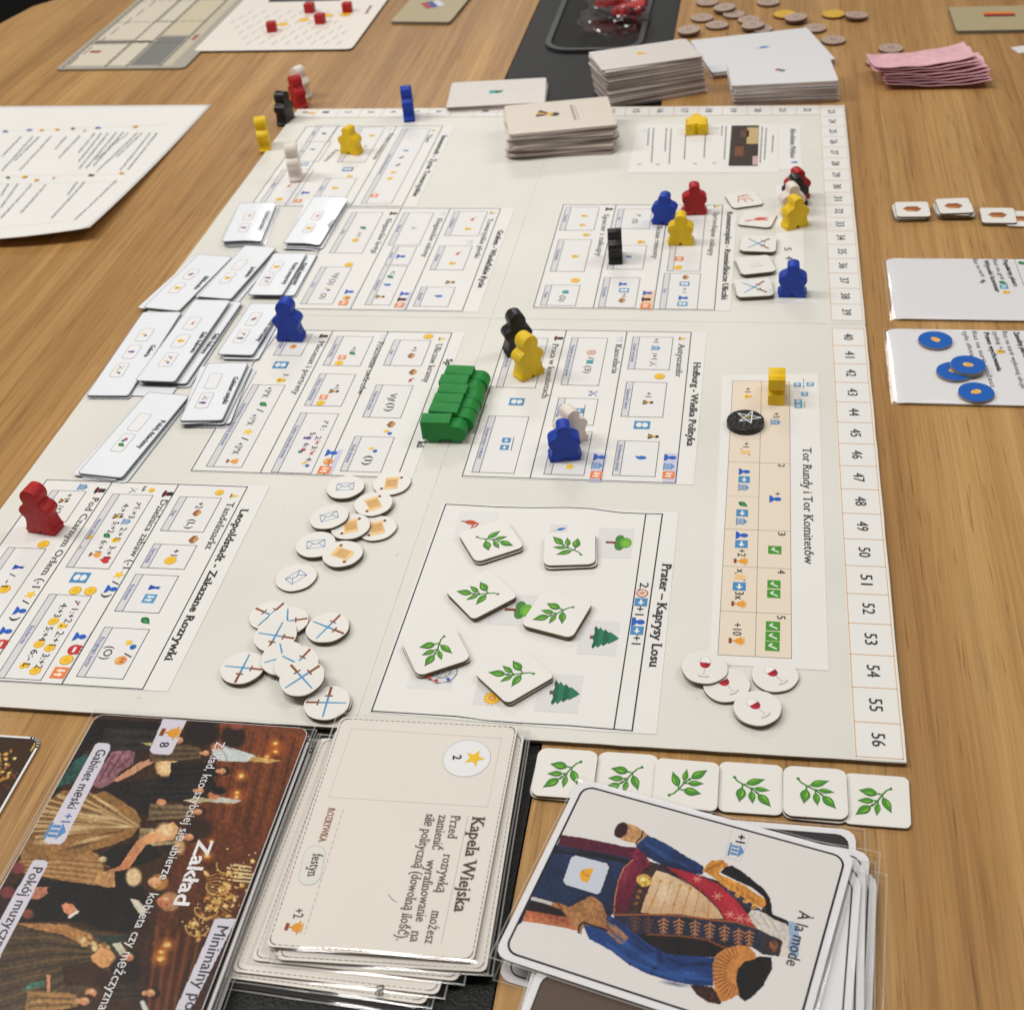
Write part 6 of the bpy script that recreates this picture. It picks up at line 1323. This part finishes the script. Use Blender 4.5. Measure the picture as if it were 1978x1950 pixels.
    # couple, black coat
    t.poly([(120,1100),(300,1105),(560,1140),(705,1150),(710,1050),(790,1055),(880,1150),(900,1230),(890,1330),(830,1400),(780,1430),(620,1415),(500,1365),(300,1362),(100,1362),(60,1290),(30,1200)], (26,23,22), .35)
    t.poly([(700,1052),(706,1150),(640,1152),(580,1120),(600,1060)], (196,146,92), .2); t.blob(820, 1090, 56, 66, (226,196,150), 0, .3); face(950, 1120, 50, hair=(176,124,66), skin=(226,166,120))
    t.poly([(795,1220),(850,1235),(900,1290),(890,1310),(870,1330),(830,1280)], (226,216,196), .12); face(1010, 1240, 58, hair=(176,132,90), skin=(196,124,88))
    t.poly([(375,1262),(400,1248),(445,1256),(475,1290),(480,1312),(440,1330),(400,1310)], (214,140,104), .15); t.poly([(470,1290),(488,1300),(430,1342),(415,1335)], (236,228,214), .05)
    t.blob(110, 1035, 56, 42, (128,58,60), 0, .35); t.blob(50, 1185, 60, 44, (122,56,58), 0, .35); t.poly([(200,1150),(285,1148),(292,1190),(240,1225),(180,1222),(160,1190)], (186,120,92), .2); t.blob(170, 1315, 44, 38, (130,70,52), 0, .4)
    # olive and cream lady, foreground
    t.poly([(60,1370),(300,1366),(430,1372),(520,1412),(760,1440),(790,1520),(720,1640),(600,1760),(400,1905),(-200,1905),(-200,1500)], (80,62,42), .28)
    for k in range(12): t.line([(600,1520+k*10),(300,1420+k*36),(-20,1420+k*48)], 14, (128,98,60) if k % 2 else (42,34,26), .45)
    t.poly([(100,1372),(400,1380),(560,1440),(500,1500),(380,1440),(220,1410)], (176,124,74), .2)
    t.poly([(570,1440),(700,1450),(790,1440),(760,1490),(720,1560),(640,1500)], (44,58,48), .25); t.poly([(690,1500),(740,1490),(772,1540),(740,1570)], (214,206,180), .12)
    for k in range(26): a = g.uniform(0, 1); t.blob(480+a*180+g.normal(0, 22), 1440+a*130+g.normal(0, 26), g.uniform(14, 34), g.uniform(10, 24), [(232,200,146),(196,150,94),(150,104,60)][k % 3], g.uniform(0, 180), .5)
    t.poly([(620,1520),(680,1540),(720,1600),(660,1640),(560,1660),(560,1580)], (220,160,104), .15); t.blob(770, 1660, 110, 90, (34,26,22), 20, .25); face(790, 1580, 40, hair=(40,28,24), skin=(206,134,96))
    t.poly([(380,1640),(560,1600),(700,1700),(640,1780),(500,1750),(400,1760)], (60,36,26), .3); t.poly([(285,1690),(310,1685),(305,1840),(290,1845)], (214,150,110), .1); t.poly([(180,1740),(280,1720),(270,1760),(130,1790)], (70,110,90), .3)
    face(560, 1800, 44, hair=(70,44,28)); figure(470, 1850, 300, 70, (150,112,66), (90,62,36), 40, hair=(60,40,28)); figure(880, 1800, 200, 60, (52,40,32), (28,22,20), 36)
    t.poly([(860,265),(920,268),(1000,280),(930,290)], (190,180,120), .2)
    for k in range(2000):
        x, y = g.uniform(-100, 1900), g.uniform(80, 1900); i_ = int(np.argmin((t.x-x)**2+(t.y-y)**2)); c0 = t.c[i_]*g.uniform(.62, 1.5); a = g.uniform(0, 3.14)
        near = (np.abs(t.x-x) < 40) & (np.abs(t.y-y) < 40)
        if near.any():
            L_ = g.uniform(7, 24); d = np.abs((t.wx[near]-x)*math.sin(a)-(t.wy[near]-y)*math.cos(a)); e = np.abs((t.wx[near]-x)*math.cos(a)+(t.wy[near]-y)*math.sin(a))
            k_ = (np.clip(1-d/g.uniform(4, 9), 0, 1)*np.clip(1.6*(1-e/L_), 0, 1)*.6)[:, None]; t.c[near] = t.c[near]*(1-k_)+np.minimum(c0, 240)[None]*k_
    # caption plates
    def plate(pts): t.poly(pts, (219,215,226), .01, warp=0)
    plate([(588,275),(604,268),(662,270),(676,282),(674,310),(395,870),(372,888),(290,886),(272,870),(274,840)])
    plate([(200,992),(215,984),(280,988),(292,1002),(285,1030),(20,1540),(-40,1660),(-160,1650)])
    plate([(1000,122),(1146,130),(1052,332),(1030,342),(935,332),(918,312)])
    plate([(1314,1350),(1336,1343),(1450,1346),(1170,1905),(1075,1905),(1290,1420)])
painted('ball_print', zc, ZC, ZA, -ZW/2+.25, ZW/2-.25, -ZH/2+20, ZH/2-.25, 6.42, RZ, 330, 480, paint_ball, (48,30,22), rad=4)
p = Print(h=6.45).reg(*RZ); wt = (238,236,236)
p.text('Gabinet męski', (600,308), (410,668), 4.0, (60,60,66)); p.text('+1', (398,700), (372,752), 3.8, (70,120,190)); p.icon('temple', (345,808), 6.4)
p.text('Pokój muzyczny', (205,1030), (-62,1560), 4.0, (60,60,66)); p.icon('trophy', (1045,205), 7.0); p.text('8', (985,265), (975,296), 3.8, (50,50,56), 0)
p.text('Minimalny pokój', (1335,1388), (1075,2030), 4.3, (60,60,66)); p.text('Zakład', (1222,860), (1062,1262), 5.8, wt, 1.2)
p.text('Zakład, kto szybciej się ubierze', (1330,262), (975,1105), 3.7, wt); p.text('kobieta czy mężczyzna', (918,1190), (600,1905), 3.7, wt)
p.build(zc, mater=M['inkgloss'])
sleeve(zc, ZW, ZH, 2.2, 2.0, 1.2, 2.6, .95, (.5, .5, .2, .3))
# ---------------- card at the lower left edge
q_tr = P(84, 1424, TABLE+1); o = link('playing_card', card_mesh('picture_card', 90, 130, 4.5, .8, M['darkcard'], M['deckside']))
ca_ = ZA; RL = (0, 1350, .315); place(o, (q_tr[0]-45, q_tr[1]+65), 0.0, TABLE+.1); tag(o, 'dark picture card with a golden chandelier cut by the left edge', 'card')
def paint_left(t):
    g = np.random.default_rng(9)
    for k in range(60): t.blob(g.normal(-10, 50), 430+g.normal(0, 60), g.uniform(8, 20), g.uniform(6, 16), [(226,180,90),(190,130,50),(250,224,150),(110,60,30)][k % 4], 0, .5)
    for k in range(16): t.blob(100+g.normal(0, 24), 470+g.normal(0, 14), 9, 7, (130,80,50), 0, .6)
    t.poly([(185,320),(215,255),(222,262),(196,318)], (206,170,90), .2)
painted('ball_print', o, (q_tr[0]-45, q_tr[1]+65), 0.0, -5, 43.6, 0, 63.4, TABLE+.92, RL, 120, 150, paint_left, (62,42,28), rad=3.6)
lp = Print(h=.82); out = rrect(89, 129, 4.4, 5); lp.line(out+out[:1], 1.0, (228,226,226), 1); lp.build(o, local=True)

# ---------------- the two sleeved reference cards at the right
for k, (tl, bl, lb) in enumerate((((1711,500),(1729,616),'sleeved white reference card farther from the viewer, right of the board'),((1712,636),(1730,778),'sleeved white reference card with blue tokens on it'))):
    a, b = P(*tl, TABLE+1), P(*bl, TABLE+1); hgt = abs(b[1]-a[1])
    def zf(x, y): d = x+65; return (-.95*((7-d)/7)**2 if d < 7 else 0)
    x0c = min(a[0], b[0]); o = link('reference_card', card_mesh('reference_card', 130, hgt, 3, .45, M['glosswhite'], M['glosswhite'], zf=zf, nx=60, ny=8)); place(o, (x0c+65, (a[1]+b[1])/2), 0.0, TABLE+.98); tag(o, lb, 'card', 'sleeved reference cards at the right')
    for p_ in o.data.polygons: p_.use_smooth = True
    sleeve(o, 130, hgt, 1.8, 2, .8, .8, .6, (1.3, 0, .3, .3), seam=.5)
    p = Print(h=TABLE+1.45).reg(*K5(0,0), c4); g1, g2 = (112,112,120), (40,42,48)
    if k == 0:
        p.text('Raz na turę', (1432,243), (1512,405), 2.8, g1); p.text('Wysoki kontuar', (1530,252), (1648,548), 3.0, g2, 1); p.text('Raz na grę', (1612,243), (1690,430), 2.8, g1); p.text('Popularny pisarz', (1706,250), (1812,492), 3.0, g2, 1)
        p.icon('gem', (1525,445), 4.4); p.icon('leaf', (1712,460), 4.4); p.icon('reload', (1720,495), 4); p.icon('bag', (1742,545), 4); p.icon('leaf', (1890,280), 5)
        p.pl([(1815,240),(1905,490)], .3, (120,120,126)); p.pl([(1815,240),(1905,235)], .3, (120,120,126))
    else:
        p.text('tyle złota', (1335,905), (1412,1135), 2.8, g1); p.text('Raz na turę możesz', (1422,905), (1600,1420), 2.8, g1); p.text('Prawo wychowania', (1532,916), (1660,1272), 3.0, g2, 1); p.text('zyskaj +1', (1612,905), (1680,1090), 2.8, g1); p.icon('bag', (1692,1092), 4.4)
        p.text('Raz na turę wykonaj akcję', (1702,905), (1880,1430), 2.8, g1); p.text('Zamożny patron', (1805,910), (1905,1150), 3.0, g2, 1)
    p.build(o)

# ---------------- papers and cards of the far left players
sh = link('reference_sheet', bpy.data.meshes.new('x')); 
c00, c10, c01 = P(0, 216, TABLE), P(408, 203, TABLE), P(0, 472, TABLE)
def edge_top(x): return c00[1]+(c10[1]-c00[1])*(x-c00[0])/(c10[0]-c00[0])
XL, XR, YT, YB = -400.0, c10[0], c10[1], P(140, 462, TABLE+6)[1]
def hsheet(X, Y):
    s_ = max(0.0, min(1.0, (Y-YT)/(YB-YT))); return TABLE+.3+8.5*s_**2.2*(.75+.25*math.sin((X+400)/42.0))+1.2*math.sin(max(0, (X+200))/50)*s_*(1-s_)*2
V, Fc = [], []; nx_, ny_ = 50, 40
for j in range(ny_+1):
    for i in range(nx_+1):
        Y = YT+(YB-YT)*j/ny_; X = XL+(XR-XL)*i/nx_
        k = i/nx_; Y2 = Y+(6 if k < .999 else 0)*math.sin(k*9)*.4*(j/ny_)-12*(j/ny_)*max(0, (k-.78)/.22)**1.6
        if j == 0: Y2 = Y
        V.append(W(X, Y2, hsheet(X, Y)))
for j in range(ny_):
    for i in range(nx_): a = j*(nx_+1)+i; Fc.append((a+nx_+1, a+nx_+2, a+1, a))
sh.data = mesh('reference_sheet', V, Fc, [M['paper']], smooth=True); sm = sh.modifiers.new('thickness', 'SOLIDIFY'); sm.thickness = .0003; sm.offset = -1
tag(sh, 'curled white sheet of printed notes at the left of the table', 'paper')
p = Print(h=0, hf=lambda X, Y: hsheet(X, Y)+.9).reg(*R0[:0] if False else (0, 0, c5)); p.h = TABLE+2
gcol = (160,163,168)
rs = random.Random(4)
def scribble(a, b, wd=.95, col=gcol):
    A, B_ = P(a[0]*c5, a[1]*c5, TABLE+3), P(b[0]*c5, b[1]*c5, TABLE+5); L = np.linalg.norm(B_-A); d = (B_-A)/L; t = 0
    while t < L: s_ = rs.uniform(.7, 2.6); o_ = np.array([d[1], -d[0]])*rs.uniform(-.22, .22); p.line([A+d*t+o_, A+d*min(L, t+s_)+o_], wd*rs.uniform(.7, 1.1), col, 2); t += s_+rs.uniform(.5, 1.1)
for a, b in (((150,985),(0,1120)),((235,985),(0,1230)),((280,990),(95,1150)),((370,985),(130,1230)),((480,990),(395,1065)),((580,985),(420,1140)),((690,965),(565,1100)),((740,965),(570,1165)),((790,965),(575,1220)),((850,960),(625,1220)),((900,960),(680,1200)),((940,965),(790,1060)),((1010,960),(700,1250)),((1040,965),(850,1130)),((1100,965),(880,1235)),((1150,965),(935,1230)),
             ((60,1350),(0,1420)),((130,1350),(0,1520)),((230,1360),(0,1610)),((340,1360),(150,1570)),((570,1345),(495,1430)),((625,1345),(385,1620)),((860,1335),(560,1640)),((800,1090),(690,1150))): scribble(a, b)
for a, b in (((0,940),(1240,885)),((0,1290),(930,1270)),((0,1350),(900,1330)),((0,1710),(560,1650))): scribble(a, b, .25, (160,166,172))
for a, nm in (((35,945),'bust'),((212,935),'bust'),((300,935),'bag'),((415,932),'bag'),((530,925),'brick'),((612,942),'redlobster'),((718,922),'bust'),((990,912),'coin'),((55,1298),'leaf'),((178,1292),'coin'),((268,1320),'bag'),((390,1308),'redlobster'),((672,1290),'hat'),((895,1275),'bag')):
    q = P(a[0]*c5, a[1]*c5, TABLE+3.5); p.icon_mm(nm, q, 4.4)
p.build(sh)
# player mats
pm = link('player_mat', card_mesh('player_mat', 118, 330, 5, 1.6, M['khaki'], M['khakiside'], nx=2, ny=2)); q = P(107, 138, TABLE); a_ = math.radians(0)
place(pm, (q[0]+59, q[1]-165), 0, TABLE+.02); tag(pm, 'grey and beige printed player mat at the far left', 'player mat')
p = Print(h=TABLE+1.6).reg(0, 0, c5)
ctr_m = (q[0]+59, q[1]-165); out = [(ctr_m[0]+x, ctr_m[1]-y) for x, y in rrect(117, 329, 5, 4)]; p.face(out, (168,162,150), 0)
x0m, y1m = q[0], q[1]
def mm(x, y): return (x0m+x, y1m-y)
def fr(xa, ya, xb, yb, c, ly=1): p.face([mm(xa,ya),mm(xb,ya),mm(xb,yb),mm(xa,yb)], c, ly)
fr(8,8,42,62,(212,203,184)); fr(46,8,62,120,(212,203,184)); fr(8,66,62,70,(96,86,74)); fr(66,8,92,80,(122,121,118)); fr(66,84,92,200,(204,192,166)); fr(96,6,104,240,(196,186,164)); fr(8,74,44,200,(212,203,184)); fr(48,124,62,240,(212,203,184))
for k in range(7): fr(8+k*2,10+k*26,9.2+k*2,30+k*26,(104,92,76),2)
for x_ in (5, 44, 63.5, 94): 
    p.dash(mm(x_, 4), mm(x_, 260), 1.2, (96,86,72), 7, 3)
for y_ in (64, 122, 184): p.dash(mm(6, y_), mm(94, y_), 1.3, (92,82,70), 6, 3)
fr(14,40,24,46,(150,70,60),3); fr(98,70,102,84,(160,90,80),3)
p.build(pm)
q = P(372, 105, TABLE); q2 = P(681, 97, TABLE)
pb_ = link('player_sheet', card_mesh('player_sheet', q2[0]-q[0], 320, 5, 1.8, M['cream'], M['darkcard'], nx=2, ny=2)); place(pb_, ((q[0]+q2[0])/2, (q[1]+q2[1])/2-160), 0, TABLE+.02); tag(pb_, 'pale player sheet with red cubes on it', 'player mat')
p = Print(h=TABLE+1.8).reg(500, 0, c5)
for k in range(9):
    for j in range(7):
        a = p.q((-90+k*95-j*30, 330-j*38)); 
        if a[0] > q[0]+6 and a[0] < q2[0]-14: p.line([a, (a[0]+1.5, a[1]-10)], 1.0, (176,168,164), 1)
for a in ((175,180),(330,148),(505,115),(635,108)): p.icon('coin', a, 11)
p.face([p.q((70,18)), p.q((600,6)), p.q((640,-60)), p.q((100,-60))], (52,44,50), 1)
p.pl([(790,100),(825,45)], 3, (150,130,140)); p.build(pb_)
cube = slab_mesh('red_cube', rrect(8.6, 8.6, 1, 2), 8.4, M['m_red'], M['m_red'], bev=.6)
for (a, b), lb in (((100,215),'red cube nearest the viewer on the pale sheet'),((378,75),'red cube farthest from the viewer on the pale sheet'),((455,155),'red cube in the middle of the pale sheet'),((655,72),'red cube nearest the right edge of the pale sheet')):
    X, Y = P(500+a*c5, (b+16)*c5, TABLE+1.8); o = link('red_cube', cube, loc=W(X, Y, TABLE+1.85)); o.rotation_euler = (0, 0, random.uniform(-.1, .2)); tag(o, lb, 'cube', 'red cubes on the pale sheet')

# ---------------- clear bag with red pieces on the cable hatch
X, Y = P(1187, 30, TABLE+8)
bagr = bpy.data.objects.new('plastic_bag', None); COL.objects.link(bagr); bagr.location = W(X, Y, TABLE+.2); tag(bagr, 'clear plastic bag holding red game pieces, on the black cable hatch', 'bag')
bm = bmesh.new(); bmesh.ops.create_icosphere(bm, subdivisions=4, radius=1)
for v_ in bm.verts:
    n_ = 1+.10*math.sin(v_.co.x*9+v_.co.y*5)+.08*math.sin(v_.co.y*13+v_.co.z*7)
    v_.co = Vector((v_.co.x*.030*n_, v_.co.y*.052*n_, (v_.co.z*.5+.5)*.019*n_))
me = bpy.data.meshes.new('bag_film'); bm.to_mesh(me); bm.free(); me.materials.append(M['sleeve']); o = link('bag_film', me, bagr)
for k in range(6):
    o = link('red_piece', MEE['red'], bagr, loc=(random.uniform(-.017, .017), random.uniform(-.034, .036), .004+.006*random.random())); o.rotation_euler = (math.pi/2+random.uniform(-.4, .4), random.uniform(-.4, .4), random.uniform(0, 6)); o.scale = (.8, .8, .8)

# ---------------- dust and specks on the board
p = Print(h=0.0); rs = random.Random(11)
for _ in range(70):
    x, y = rs.uniform(10, 400), rs.uniform(30, 625); a = rs.uniform(0, 3); L_ = rs.uniform(.3, 1.4)
    p.line([(x, y), (x+L_*math.cos(a), y+L_*math.sin(a))], rs.uniform(.12, .3), (150,146,134), 0)
p.build(board, name='scuff_marks')
finish_prints()
